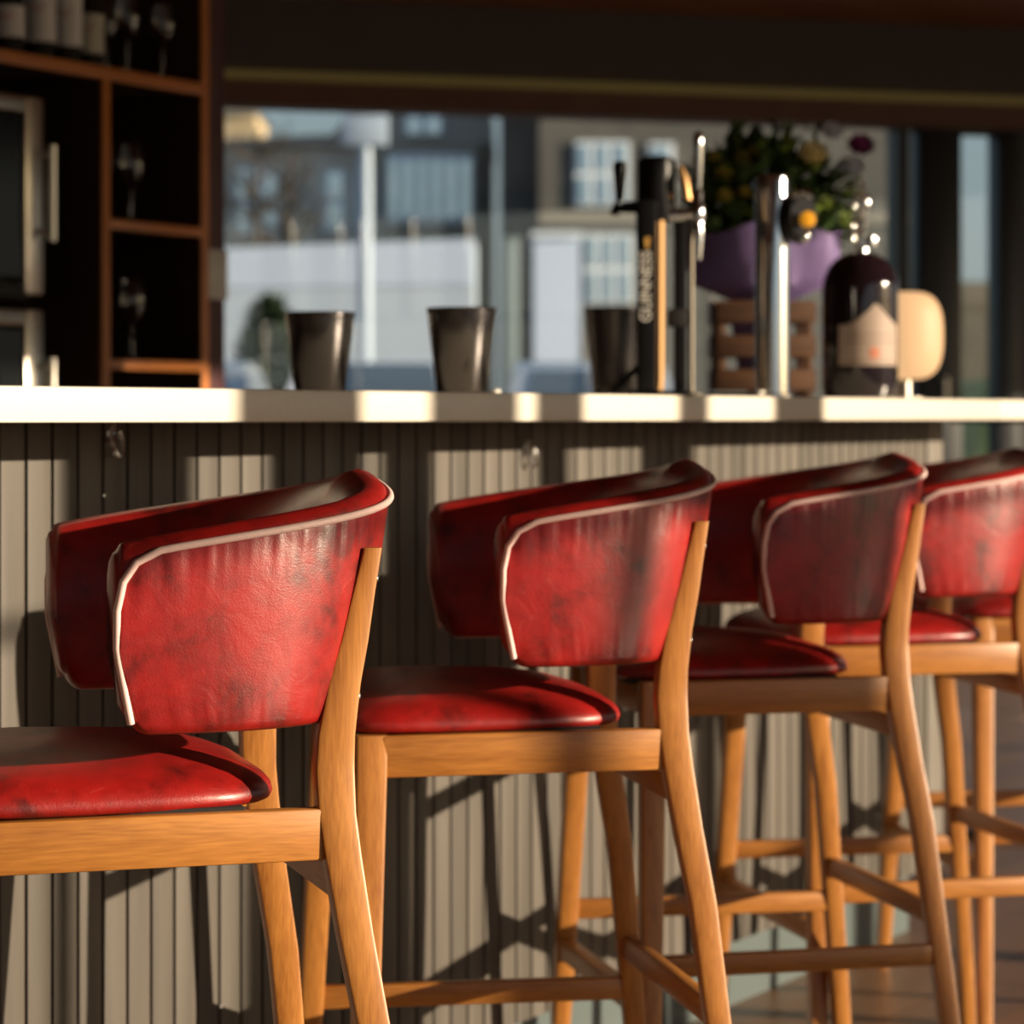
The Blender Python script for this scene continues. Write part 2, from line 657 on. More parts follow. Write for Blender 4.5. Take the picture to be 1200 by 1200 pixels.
wroot = Vector((WA.x, WA.y, 0))
GT = wz(270, 126)
ST = wz(270, 86)
win = thing('window_1', 'wide window behind the counter in a dark frame', 'window', wroot, WR, kind='structure')
xl, xr = -2.6, wl(1073)
B().box(xl, xr + 0.02, -0.02, 0.06, 0.86, 0.95).obj('window_sill', 'frame', win)
B().box(xl, wl(255), -0.03, 0.05, 0.95, GT).obj('window_jamb', 'frame', win)
B().box(wl(1046), wl(1060), -0.05, 0.06, 0.0, GT + 0.02).obj('window_jamb', 'frame', win)
B().box(wl(255), xr, 0.005, 0.015, 0.95, GT).obj('pane', PANE, win)
door = thing('door_1', 'dark framed glazed door to the grass outside, right of the window', 'door', wroot, WR, kind='structure')
for a, b in ((1072, 1120), (1163, 1188)):
    B().box(wl(a), wl(b), -0.06, 0.05, 0.0, GT + 0.04, 0.004).obj('door_stile', 'frame', door)
B().box(wl(1074), wl(1188), -0.05, 0.05, GT - 0.02, GT + 0.06).obj('door_rail', 'frame', door)
B().box(wl(1120), wl(1163), -0.05, 0.05, 0.0, 0.12).obj('door_rail', 'frame', door)
B().box(wl(1120), wl(1163), 0.0, 0.012, 0.12, GT - 0.02).obj('pane', PANE, door)
hx = wl(1097)
B().tube([(hx, -0.06, 1.24), (hx, -0.10, 1.24), (hx, -0.10, 1.10), (hx, -0.06, 1.10)], 0.011).obj('door_handle', 'steel', door)
w3 = thing('window_3', 'narrow window strip at the right edge beyond the door', 'window', wroot, WR, kind='structure')
B().box(wl(1188), wl(1188) + 0.05, -0.05, 0.05, 0, GT + 0.04).obj('window_jamb', 'frame', w3)
B().box(wl(1188) + 0.05, 7.2, 0, 0.012, 0.3, GT).obj('pane', PANE, w3)
B().box(wl(1188) + 0.05, 7.2, -0.03, 0.05, 0, 0.3).obj('window_sill', 'frame', w3)
o = struct('trim_2', B().box(-2.6, 7.2, -0.10, 0.08, GT, ST - 0.032), 'header', 'brown header board over the window glass', 'trim')
o.location, o.rotation_euler = wroot, (0, 0, WR)
o = struct('trim_3', B().box(-2.6, 7.2, -0.14, 0.08, ST - 0.032, ST), 'strip', 'thin yellow green strip above the window header', 'trim')
o.location, o.rotation_euler = wroot, (0, 0, WR)
o = struct('wall_window', B().box(-2.6, 7.2, -0.24, 0.08, ST, CEIL), 'fascia', 'dark bulkhead between window header and ceiling', 'wall')
o.location, o.rotation_euler = wroot, (0, 0, WR)
p = P(1112, 12, 8.7)
v = thing('ceiling_vent', 'small dark slot vent in the timber ceiling at top right', 'vent', (p.x, p.y, CEIL), RC)
B().box(-0.11, 0.11, -0.05, 0.05, -0.006, 0.0, 0.002).obj('frame', 'blackmatt', v)
for i in range(3):
    B().box(-0.10, 0.10, -0.035 + i * 0.025, -0.02 + i * 0.025, -0.010, -0.006).obj('slat', 'frame', v)

# glazed wall on the sunny side, behind the viewer; its posts cast the bands of shade on the counter
OVH = 0.222
sw = thing('window_2', 'tall glazing on the sunny side behind the viewer, with added shading posts', 'window', (0, SUNY, 0), kind='structure')
HEADZ = 2.56
B().box(-4, WL1.x, -0.15, 0, 0, 0.10).obj('window_sill', 'frame', sw)
B().box(-4, WL1.x, -0.15, 0, HEADZ, CEIL).obj('window_head', 'frame', sw)
sh = SUN_T * (-OVH - SUNY)
bands = [(285, 425), (510, 608), (633, 685), (800, 831), (911, 966)]
TRZ = 1.80
for a, b in bands:
    B().box(U(a, -OVH) + sh, U(b, -OVH) + sh, -0.06, 0, TRZ, HEADZ, 0.004).obj('unseen_post', 'frame', sw)
SLS = SUN_T * -SUNY
for a, b in ((3.95, 3.985), (U(292, 0) + SLS, U(430, 0) + SLS), (4.63, 4.79), (5.75, 5.83), (6.6, 6.7)):  # lower posts added unseen, placed to shade some stools and slats
    B().box(a, b, -0.06, 0, 0.10, TRZ, 0.004).obj('unseen_post', 'frame', sw)
for x in (-3.0, -1.6, -0.2, 1.2, 7.6, 9.0, 10.4):
    B().box(x, x + 0.07, -0.06, 0, 0.10, HEADZ, 0.004).obj('unseen_post', 'frame', sw)
B().box(-4, WL1.x, -0.05, -0.04, TRZ - 0.012, TRZ + 0.012).obj('window_transom', 'frame', sw)
B().box(-4, WL1.x, -0.035, -0.029, 0.10, HEADZ).obj('pane', PANES, sw)
struct('wall_right', B().box(WL1.x, WL1.x + 0.12, SUNY, WL1.y, 0, CEIL), 'wallp', 'plain wall at the far right end of the room', 'wall')

# =================================================================== THE BAR
SLE = U(1103, 0.0)
BX0 = 1.5
bar = thing('bar_counter', 'long bar front clad in narrow grey brown upright wooden slats', 'bar', (0, 0, 0))
PL = 0.135
TOPZ, UNDZ = CH + 0.033, CH - 0.007
B().box(BX0, SLE - 0.02, 0.014, 0.42, PL, UNDZ).obj('carcass', 'core', bar)
B().box(BX0, SLE - 0.06, 0.05, 0.38, 0.0, PL).obj('plinth', 'plinth', bar, label='grey green recessed plinth')
G0 = U(31, 0.0)                              # a groove and the spacing of grooves in the photograph
PITCH = (U(379, 0.0) - G0) / 13
sm = B().box(0.0029, PITCH - 0.0029, 0.0, 0.013, 0.0, UNDZ - PL, 0.0012).mesh('slat', 'slat')
for i in range(int((BX0 - G0) / PITCH), int((SLE - 0.045 - G0) / PITCH)):
    place('slat', sm, bar, (G0 + i * PITCH, 0.0, PL))
LASTX = G0 + int((SLE - 0.045 - G0) / PITCH) * PITCH + 0.001
B().box(LASTX, SLE, -0.004, 0.42, PL, UNDZ, 0.002).obj('corner_board', 'corner', bar, label='pale corner board at the end of the slats')

SEAM = U(1170, -OVH)
wt = thing('worktop', 'long cream worktop with square edge running along the bar', 'worktop', (0, 0, UNDZ))
B().box(BX0 - 0.3, SEAM - 0.001, -OVH, 0.50, 0, TOPZ - UNDZ, 0.003).obj('slab', 'worktop', wt)
B().box(SEAM + 0.001, SLE + 1.45, -OVH, 0.50, 0, TOPZ - UNDZ, 0.003).obj('slab', 'worktop', wt)
es = thing('trestle', 'dark trestle that carries the free end of the worktop', 'trestle', (SLE + 1.3, 0.2, 0))
B().box(-0.025, 0.025, -0.25, 0.25, 0, 0.02, 0.003).obj('foot', 'frame', es)
B().box(-0.025, 0.025, -0.03, 0.03, 0.02, UNDZ - 0.01, 0.003).obj('post', 'frame', es)
B().box(-0.05, 0.05, -0.25, 0.25, UNDZ - 0.01, UNDZ, 0.002).obj('top_plate', 'frame', es)


def hook(px, py, label):
    Z = depth_at(px, -0.012)
    c = P(px, py, Z)
    h = thing('bag_hook', label, 'hook', (c.x, 0.0, c.z), 0, 'clear hooks on the slats')
    B().box(-0.010, 0.010, -0.004, 0.0, -0.004, 0.022, 0.0015).obj('back_plate', CLEAR, h)
    pts = []
    for i in range(19):
        a = PI * 0.5 + i / 18 * PI * 1.72
        pts.append((0.0105 * math.cos(a), -0.012 + 0.004 * math.sin(a), 0.019 * math.sin(a)))
    B().tube(pts, 0.0034, 8).obj('hook_ring', CLEAR, h)


hook(137, 517, 'clear plastic hook on the slats left of the other one, above the nearest stool')
hook(624, 532, 'clear plastic hook on the slats above the second stool')
for k, (px, py) in enumerate(((123, 581), (260, 1180))):
    Z = depth_at(px, -0.001)
    c = P(px, py, Z)
    sc_ = thing('screw', ['small screw in a slat just above the nearest stool back',
                          'small pale screw low in a slat beneath the nearest stool'][k], 'screw', (c.x, 0, c.z))
    b = B()
    b.lathe([(0.0005, -0.001), (0.0028, -0.001), (0.0028, 0.0008), (0.0015, 0.0016)], 10)
    b.bm.transform(Matrix.Rotation(PI / 2, 4, 'X'))
    b.obj('screw_head', 'bolt', sc_)

# =================================================================== THE STOOLS
KY, KX = -0.170, 0.184       # back leg at the knee
FXX, FYY = 0.200, 0.186      # front leg under the seat
RB, RT = 0.668, 0.716        # seat rails
SPL = 0.105
bz = [0.0, 0.25, 0.40, 0.512, 0.60, 0.671, 0.711, 0.751, 0.783, 0.83, 0.871, 0.915, 0.957]
by = [0.086, 0.060, 0.044, 0.032, 0.0165, 0.006, 0.001, 0.0, 0.0015, 0.009, 0.019, 0.028, 0.037]
bw = [0.024, 0.027, 0.029, 0.031, 0.033, 0.0350, 0.0362, 0.037, 0.0355, 0.0315, 0.027, 0.022, 0.0175]


def interp(z, zs, vs_):
    for i in range(len(zs) - 1):
        if z <= zs[i + 1]:
            t = (z - zs[i]) / (zs[i + 1] - zs[i])
            return vs_[i] + t * (vs_[i + 1] - vs_[i])
    return vs_[-1]


def back_leg(z, s):
    x = KX + max(0.0, 0.76 - z) * SPL - max(0.0, z - 0.78) * 0.02
    return Vector((s * x, KY - interp(z, bz, by), z))


def front_leg(z, s):
    return Vector((s * (FXX + (0.71 - z) * SPL), FYY + (0.71 - z) * 0.036, z))


def rrect(cx, cy, z, wx, wy, r):
    pts = []
    for qx, qy, a0 in ((1, 1, 0), (-1, 1, 90), (-1, -1, 180), (1, -1, 270)):
        for a in (0, 45, 90):
            t = math.radians(a0 + a)
            pts.append((cx + qx * (wx / 2 - r) + r * math.cos(t), cy + qy * (wy / 2 - r) + r * math.sin(t), z))
    return pts


def leg_mesh(fn, s, zs, wfn, thick):
    rings = []
    for z in zs:
        c = fn(z, s)
        rings.append(rrect(c.x, c.y, z, thick, wfn(z), 0.0035))
    return B().loft(rings)


def dense(zs, k):
    out = []
    for a, b in zip(zs, zs[1:]):
        out += [a + (b - a) * i / k for i in range(k)]
    return out + [zs[-1]]


# tub back -----------------------------------------------------------
TY = 0.040
ZB, THK = 0.7925, 0.050


def ell(z):
    t = (z - ZB) / 0.23
    return 0.246 + 0.014 * t, 0.247 + 0.048 * t


SN = 2.85                     # squareness of the plan curve


def tub_curve(phi, z, s):
    a, b = ell(z)
    cp, sp_ = math.cos(phi), max(0.0, math.sin(phi))
    sg = 1 if cp >= 0 else -1
    x, y = a * sg * abs(cp) ** (2 / SN), -b * sp_ ** (2 / SN)
    nx, ny = sg * abs(x / a) ** (SN - 1) / a, -abs(y / b) ** (SN - 1) / b
    l = math.hypot(nx, ny)
    lift = max(0.0, math.cos(phi)) if phi < PI / 2 else max(0.0, -math.cos(phi))
    sl = -0.016 * max(0.0, (0.87 - z) / 0.08) * lift ** 8
    return Vector((x - nx / l * THK * s, TY + y - ny / l * THK * s + sl, z))


NP = 1600
acc = [0.0]
for i in range(NP):
    acc.append(acc[-1] + (tub_curve(PI * (i + 1) / NP, 0.93, 0) - tub_curve(PI * i / NP, 0.93, 0)).length)
ARC = acc[-1]


def phi_of(d):
    for i in range(NP):
        if acc[i + 1] >= d:
            return PI * (i + (d - acc[i]) / (acc[i + 1] - acc[i])) / NP
    return PI


def ztop(d, rc=0.036):
    dt = min(d, ARC - d)
    z = 0.954 + 0.062 * (dt / (ARC / 2)) ** 0.85
    if dt < rc:
        z -= rc * (1 - math.sqrt(max(0.0, 1 - ((rc - dt) / rc) ** 2)))
    return z


def zbot(d):
    dt = min(d, ARC - d)
    rc = 0.016
    z = ZB
    if dt < rc:
        z += rc * (1 - math.sqrt(max(0.0, 1 - ((rc - dt) / rc) ** 2)))
    return z


half = [0.0, 0.001, 0.003, 0.006, 0.010, 0.015, 0.021, 0.028, 0.036]
k = 0.036
while k < ARC / 2 - 0.006:
    k += 0.0040
    half.append(k)
ds = half + [ARC - d for d in reversed(half)]
rw = random.Random(3)
wr_ = [(rw.uniform(150, 560), rw.uniform(0, 6.28), rw.uniform(0.3, 1)) for _ in range(6)]


def tub_ring(d, grow=0.0, shrink=0.0):
    phi = phi_of(d)
    zt, zb = ztop(d) - shrink, zbot(d) + shrink
    h = zt - zb
    pts = []
    no = 16
    for i in range(no + 1):
        f = i / no
        z = zb + 0.010 + (h - 0.018) * f
        bulge = 0.10 * math.sin(PI * f) ** 0.7
        near = math.exp(-(1 - f) * h / 0.020)
        wv = sum(a * math.sin(q * d + p_) for q, p_, a in wr_) / 3
        low = math.exp(-f * h / 0.02)
        s = -bulge + 0.042 * near * wv + 0.02 * low * wv
        pts.append((s, z))
    zi = ztop(d, 0.006) - shrink
    pts += [(0.02, zt - 0.001), (0.07, zt * 0.5 + zi * 0.5 + 0.004), (0.18, zi + 0.009), (0.40, zi + 0.012), (0.66, zi + 0.008), (0.88, zi - 0.004), (0.98, zi - 0.020)]
    for i in range(1, 9):
        f = i / 9
        z = zi - 0.020 - (zi - zb - 0.038) * f
        pts.append((1.0 + 0.16 * math.sin(PI * f), z))
    pts += [(0.97, zb + 0.012), (0.85, zb + 0.003), (0.5, zb), (0.15, zb + 0.001), (0.03, zb + 0.004)]
    sh_ = shrink / THK
    out = []
    for s, z in pts:
        s = min(max(s, sh_), 1 - sh_) if shrink else s
        v_ = tub_curve(phi, z, s)
        v_.y += grow
        out.append(v_)
    return out


rings = [tub_ring(0, 0.005, 0.007), tub_ring(0, 0.003, 0.002)] + [tub_ring(d) for d in ds] + \
        [tub_ring(ARC, 0.003, 0.002), tub_ring(ARC, 0.005, 0.007)]
TUB = B().loft(rings).mesh('backrest', LEATHER, 60)


def edge_pt(d, z=None):
    phi = phi_of(d)
    v_ = tub_curve(phi, (ztop(d) - 0.001) if z is None else z, -0.03)
    return v_


pp = []
for z in [ZB + 0.012 + i * (ztop(0) - ZB - 0.012) / 10 for i in range(10)]:
    v_ = edge_pt(0, z)
    v_.y += 0.002
    pp.append(v_)
pp += [edge_pt(d) for d in ds[1::3]]
for z in reversed([ZB + 0.012 + i * (ztop(0) - ZB - 0.012) / 10 for i in range(10)]):
    v_ = edge_pt(ARC, z)
    v_.y += 0.002
    pp.append(v_)
PIPING = B().tube(pp, 0.0036, 10).mesh('piping', 'pipe')

# cushion ------------------------------------------------------------
def cushion():
    cy, hl = 0.054, 0.186
    N_ = 96
    lay = [(0.7165, 0.006), (0.719, 0.001), (0.724, -0.001), (0.731, 0.001), (0.738, 0.007), (0.746, 0.019),
           (0.753, 0.036), (0.760, 0.060), (0.7655, 0.088), (0.769, 0.115), (0.771, 0.14), (0.772, 0.165)]
    rg = []
    for z, ins in lay:
        r = []
        for i in range(N_):
            t = 2 * PI * i / N_
            c, s = math.cos(t), math.sin(t)
            e = 2 / 4.2
            x = abs(c) ** e * (1 if c > 0 else -1)
            yy = abs(s) ** e * (1 if s > 0 else -1)
            hw = 0.200 + 0.018 * yy
            xx = x * max(hw - ins, 0.004)
            y_ = cy + yy * max(hl - ins, 0.004)
            zz = z + 0.004 * math.exp(-((i % 7) - 3) ** 2) * (0.15 if ins < 0.02 else 0)
            r.append((xx, y_, zz))
        rg.append(r)
    return B().loft(rg)


CUSH = cushion().mesh('seat_cushion', LEATHER, 60)
BOARD = B().prism([(-0.19, RT - 0.004), (0.19, RT - 0.004), (0.19, RT + 0.003), (-0.19, RT + 0.003)], -0.085, 0.215).mesh('seat_board', 'board')
ZLEG = dense(bz, 3)
parts = []
for s in (-1, 1):
    parts.append(('back_leg', leg_mesh(back_leg, s, ZLEG, lambda z: interp(z, bz, bw), 0.026).mesh('back_leg', WZ, 25)))
    parts.append(('front_leg', leg_mesh(front_leg, s, [0.0, 0.2, 0.45, 0.6, RT], lambda z: 0.024 + 0.012 * z / RT, 0.030).mesh('front_leg', WZ, 25)))
    a, b = back_leg(0.692, s), front_leg(0.692, s)
    parts.append(('side_rail', B().bar((a.x - s * 0.000, a.y + 0.014, 0.692), (b.x + s * 0.004, b.y - 0.012, 0.692), 0.020, RT - RB, 0.0025).mesh('side_rail', WY, 25)))
    a, b = back_leg(0.33, s), front_leg(0.33, s)
    parts.append(('side_stretcher', B().bar((a.x, a.y + 0.010, 0.33), (b.x, b.y - 0.010, 0.33), 0.020, 0.030, 0.004).mesh('side_stretcher', WY, 25)))
a, b = back_leg(0.643, -1), back_leg(0.643, 1)
parts.append(('back_rail', B().bar((a.x + 0.010, a.y, 0.643), (b.x - 0.010, b.y, 0.643), 0.020, 0.030, 0.0025).mesh('back_rail', WX, 25)))
a, b = front_leg(0.692, -1), front_leg(0.692, 1)
parts.append(('front_rail', B().bar((a.x + 0.012, a.y, 0.692), (b.x - 0.012, b.y, 0.692), 0.020, RT - RB, 0.0025).mesh('front_rail', WX, 25)))
a, b = back_leg(0.385, -1), back_leg(0.385, 1)
parts.append(('back_stretcher', B().bar((a.x + 0.010, a.y, 0.385), (b.x - 0.010, b.y, 0.385), 0.020, 0.030, 0.004).mesh('back_stretcher', WX, 25)))
a, b = front_leg(0.27, -1), front_leg(0.27, 1)
parts.append(('footrest', B().bar((a.x + 0.012, a.y, 0.27), (b.x - 0.012, b.y, 0.27), 0.024, 0.032, 0.004).mesh('footrest', WX, 25)))
bb = B().lathe([(0.0008, 0.0036), (0.0028, 0.0032), (0.0046, 0.0014), (0.0048, 0.0)], 12)
bb.bm.transform(Matrix.Rotation(PI / 2, 4, 'X'))
BOLT = bb.mesh('bolt', 'bolt')
gl = B().lathe([(0.008, 0.0), (0.010, 0.002), (0.010, 0.005)], 12).mesh('foot_glide', 'blackmatt')


def stool(px, rail_y, yaw, label):
    sc_ = (rail_y - HOR) / 0.418
    Z = FPX / sc_
    X = (px - 600) / sc_
    th = math.radians(yaw)
    fc = Vector((-math.cos(th), -math.sin(th)))
    Fw = Vector((fc.x * RX + fc.y * FX, fc.x * RY + fc.y * FY))
    r = math.atan2(-Fw.x, Fw.y)
    kn = CW(X, Z)
    R = Matrix.Rotation(r, 3, 'Z')
    org = kn - R @ Vector((-KX, KY, 0))
    t = thing('bar_stool', label, 'stool', (org.x, org.y, 0), r, 'red leather bar stools along the bar')
    bk = place('backrest', TUB, t)
    place('piping', PIPING, bk, label='pale pink piping')
    place('seat_cushion', CUSH, t)
    place('seat_board', BOARD, t)
    legs = {}
    for nm, me in parts:
        ob = place(nm, me, t)
        if nm == 'back_leg':
            s = -1 if me.vertices[0].co.x < 0 else 1
            for z in (0.928, 0.818):
                c = back_leg(z, s)
                place('bolt', BOLT, ob, (c.x, c.y - interp(z, bz, bw) / 2, z))
    return t


STOOLS = [
    (390, 1012, 16, 'nearest red leather tub bar stool at left, its seat cut by the left picture edge'),
    (785, 906, 11, 'second nearest red leather tub bar stool, in the middle of the picture'),
    (1047, 836, 12.5, 'third red leather tub bar stool, beneath the large dark bottle'),
    (1199, 791, 13, 'fourth red leather tub bar stool, its back cut by the right picture edge'),
    (1362, 755, 12, 'farthest bar stool at right, only its legs and seat rail in view'),
]
for a in STOOLS:
    stool(*a)

# =================================================================== THINGS ON THE WORKTOP


def spot(px, Y):
    """point on the worktop at a pixel column and depth line, plus pixels per metre there"""
    Z = depth_at(px, Y)
    return CW((px - 600) / FPX * Z, Z, TOPZ), FPX / Z


def top_row(sc_):
    return HOR - (TOPZ - CH) * sc_


BK = None
for px, Y, w0, h0, label in ((375, 0.32, 82, 94, 'dark metal tapered bucket on the worktop nearest the shelves'),
                            (541, 0.12, 82, 99, 'dark metal tapered bucket standing in the middle of the three'),
                            (722, 0.30, 74, 104, 'dark metal tapered bucket half hidden behind the black tap')):
    c, sc_ = spot(px, Y)
    R_, H_ = w0 / sc_ / 2, h0 / sc_ + 0.004
    b_ = thing('metal_bucket', label, 'bucket', c, RC, 'metal buckets on the worktop')
    rb_ = R_ * 0.72
    B().lathe([(0.002, 0.004), (rb_ * 0.9, 0.0), (rb_, 0.004), (R_ * 0.99, H_ - 0.004), (R_ * 0.97, H_ - 0.004),
               (rb_ * 0.95, 0.010), (0.002, 0.010)], 40).obj('body', 'bucket', b_)
    B().lathe([(R_ * 0.965, H_ - 0.003), (R_ * 1.0, H_ - 0.005), (R_ * 1.015, H_ - 0.001), (R_ * 0.99, H_ + 0.001),
               (R_ * 0.965, H_ - 0.003)], 40, cap=False).obj('rim', 'bucket', b_)

c, sc_ = spot(581, 0.02)
k_ = thing('bottle_stopper', 'tiny pale stopper lying by the middle bucket', 'stopper', c, RC)
B().lathe([(0.001, 0), (0.007, 0), (0.008, 0.004), (0.006, 0.008), (0.001, 0.009)], 16).obj('cap', 'cream_print', k_)

# ---- black stout tap with lettering
c, sc_ = spot(768, 0.15)
y0 = top_row(sc_)
tp = thing('stout_tap', 'black beer tap with gold strip and white upright lettering', 'beer tap', c, RC)


def lx(px, p0=768):
    return (px - p0) / sc_


def lz(py):
    return (y0 - py) / sc_


B().box(lx(735), lx(806), -0.05, 0.07, 0.0, 0.014, 0.003).obj('base', 'black', tp)
# front blade of the column, leaning a touch
B().prism([(lx(746), 0.012), (lx(768), 0.012), (lx(769), lz(236)), (lx(745), lz(236))], -0.045, 0.012, 0.004).obj('column', 'black', tp)
pts = [(lx(772), -0.02, 0.014)] + [(lx(773 + 0.5 * i / 8), -0.02, lz(445 - (445 - 250) * i / 8)) for i in range(9)]
pts += [(lx(774), -0.02, lz(240)), (lx(777), -0.02, lz(233)), (lx(783), -0.02, lz(230)), (lx(788), -0.02, lz(231))]
rg = []
gs = B()
gs.tube(pts, [0.0075] * len(pts), 8)
gs.obj('gold_strip', 'brass', tp, label='gold edge strip')
hc = lx(769)
hr = 22.5 / sc_
B().lathe([(0.002, lz(262)), (hr * 0.8, lz(260)), (hr, lz(250)), (hr, lz(195)), (hr * 0.96, lz(188)), (hr * 0.7, lz(184)), (0.002, lz(183))], 32, hc, 0.0).obj('head', 'black', tp)
B().box(lx(790), lx(805), 0.005, 0.035, 0.0, lz(258), 0.004).obj('rear_column', 'black', tp)
B().tube([(lx(752), 0, lz(243)), (lx(722), -0.01, lz(243)), (lx(720), -0.012, lz(252))], [0.012, 0.011, 0.010]).obj('spout', 'black', tp)
hd = B()
hd.lathe([(0.007, lz(238)), (0.0085, lz(228)), (0.0118, lz(205)), (0.013, lz(195)), (0.011, lz(190)), (0.002, lz(189))], 16, lx(726), -0.01)
h_ = hd.obj('handle', 'black', tp)
B().lathe([(0.009, lz(240)), (0.009, lz(236)), (0.006, lz(235))], 16, lx(726), -0.01).obj('handle_collar', 'chrome', h_)
B().tube([(lx(796), -0.02, lz(197)), (lx(800), -0.03, lz(212)), (lx(805), -0.03, lz(236))], [0.006, 0.010, 0.007]).obj('gold_lever', 'brass', tp)
B().bar((lx(716), -0.01, 0.010), (lx(748), -0.01, lz(430)), 0.02, 0.012).obj('strut', 'black', tp)
B().box(lx(783), lx(808), -0.012, 0.04, lz(383), lz(362), 0.004).obj('clamp', 'blackmatt', tp)
tm = text_mesh('lettering', 'GUINNESS', 0.033, 'cream_print', 0.0005)
xs = [v_.co.x for v_ in tm.vertices]
want = (378 - 297) / sc_
f_ = want / (max(xs) - min(xs))
for v_ in tm.vertices:
    x_, y_ = v_.co.x * f_, v_.co.y * 0.85
    v_.co = (-y_, v_.co.z, x_)            # read upwards
lt = place('lettering', tm, tp, (lx(756), -0.0456, lz(378)), label='white upright lettering')
em = [(-0.3, -1), (0.35, -1), (0.6, 0.2), (0.75, 1.0), (0.2, 0.75), (-0.35, 1.0), (-0.6, 0.3)]
B().prism([(lx(757) + x_ * 0.008, lz(286) + z_ * 0.011) for x_, z_ in em], -0.0462, -0.0445).obj('emblem', 'gold', tp, label='small gold harp emblem')

# ---- chrome tap with a tall silver lever
c, sc_ = spot(816, 0.01)
y0 = top_row(sc_)
t2 = thing('lever_tap', 'slim tap with tall silver lever handle behind the black tap', 'beer tap', c, RC)
p0_ = 816
B().lathe([(0.022, 0.0), (0.022, 0.006), (0.006, 0.010), (0.005, 0.02), (0.005, lz(262)), (0.004, lz(260))], 20, lx(810, p0_), 0).obj('column', 'dull', t2)
B().lathe([(0.004, lz(263)), (0.010, lz(260)), (0.012, lz(252)), (0.010, lz(240)), (0.007, lz(236)), (0.009, lz(226)), (0.006, lz(222))], 20, lx(818, p0_), -0.01).obj('valve_body', 'chrome', t2)
B().tube([(lx(784, p0_), -0.005, lz(253)), (lx(800, p0_), -0.006, lz(252)), (lx(818, p0_), -0.01, lz(250))], [0.011, 0.010, 0.008], 14).obj('shank', 'chrome', t2)
B().lathe([(0.005, lz(222)), (0.0065, lz(205)), (0.009, lz(175)), (0.0095, lz(162)), (0.007, lz(156)), (0.002, lz(154))], 20, lx(818, p0_), -0.01).obj('lever', 'chrome', t2)
B().tube([(lx(818, p0_), -0.01, lz(258)), (lx(819, p0_), -0.014, lz(275)), (lx(818, p0_), -0.016, lz(305))], [0.008, 0.007, 0.0045], 14).obj('nozzle', 'chrome', t2)

# ---- drip tray under the taps
c, sc_ = spot(854, 0.04)
dt_ = thing('drip_tray', 'low black drip tray between the taps on the worktop', 'tray', c, RC)
B().box(-0.036, 0.034, -0.05, 0.06, 0, 0.010, 0.002).obj('tray', 'black', dt_)
for i in range(5):
    B().box(-0.032, 0.030, -0.04 + i * 0.019, -0.03 + i * 0.019, 0.010, 0.013).obj('grille_bar', 'steel', dt_)

# ---- chrome column tap with a round badge
c, sc_ = spot(905, 0.0)
y0 = top_row(sc_)
t3 = thing('chrome_tap', 'tall polished chrome column tap with round black badge', 'beer tap', c, RC)
p0_ = 905
B().lathe([(0.040, 0), (0.040, 0.006), (0.031, 0.010)], 32).obj('base', 'chrome', t3)
rr = 20.5 / sc_
B().lathe([(rr, 0.008), (rr, lz(212)), (rr * 0.97, lz(208)), (rr * 0.8, lz(206)), (0.002, lz(206))], 40).obj('column', 'chrome', t3)
bd = B().lathe([(0.002, -0.014), (0.045, -0.014), (0.048, -0.006), (0.048, 0.006), (0.045, 0.010), (0.002, 0.010)], 36)
bd.bm.transform(Matrix.Rotation(PI / 2, 4, 'X'))
bd.bm.transform(Matrix.Rotation(math.radians(52), 4, 'Z'))
bd.bm.transform(Matrix.Translation((lx(936, p0_), -0.012, lz(256))))
bo_ = bd.obj('badge', 'black', t3)
am = B().lathe([(0.002, -0.012), (0.013, -0.010), (0.0155, 0.0), (0.013, 0.010), (0.002, 0.012)], 24)
am.bm.transform(Matrix.Rotation(PI / 2, 4, 'X'))
am.bm.transform(Matrix.Translation((lx(943, p0_), -0.045, lz(259))))
am.obj('amber_lens', 'amber', bo_, label='glowing amber lens')
B().tube([(lx(922, p0_), -0.02, lz(240)), (lx(930, p0_), -0.04, lz(230)), (lx(940, p0_), -0.05, lz(227)), (lx(949, p0_), -0.05, lz(234))], 0.007, 12).obj('chrome_loop', 'chrome', t3)
B().lathe([(0.004, lz(286)), (0.008, lz(283)), (0.008, lz(276)), (0.005, lz(272))], 16, lx(942, p0_), -0.04).obj('nozzle', 'chrome', t3)

# ---- big dark bottle
c, sc_ = spot(1008, 0.02)
y0 = top_row(sc_)
bt = thing('demijohn_bottle', 'large dark glass bottle with clear stopper and tan label', 'bottle', c, RC)
rb_ = 44.5 / sc_
B().lathe([(0.002, 0.004), (rb_ * 0.8, 0.0), (rb_ * 0.96, 0.006), (rb_, 0.02), (rb_, lz(336)), (rb_ * 0.97, lz(326)), (rb_ * 0.86, lz(314)),
           (rb_ * 0.66, lz(304)), (rb_ * 0.42, lz(298)), (0.020, lz(296))], 48).obj('body', 'demijohn', bt)
nk = B().lathe([(0.019, lz(297)), (0.017, lz(288)), (0.0165, lz(272)), (0.0195, lz(268)), (0.0195, lz(262)), (0.013, lz(258))], 28)
nk.obj('neck', CLEAR, bt)
stp = B().lathe([(0.010, lz(262)), (0.012, lz(252)), (0.018, lz(246)), (0.020, lz(236)), (0.014, lz(228)), (0.006, lz(222)), (0.005, lz(212)), (0.002, lz(209))], 24, lx(1010, 1008), 0)
stp.obj('stopper', CLEAR, bt)
B().lathe([(0.011, lz(290)), (0.012, lz(282)), (0.010, lz(276))], 16, lx(1020, 1008), -0.012).obj('swing_clip', 'chrome', bt)
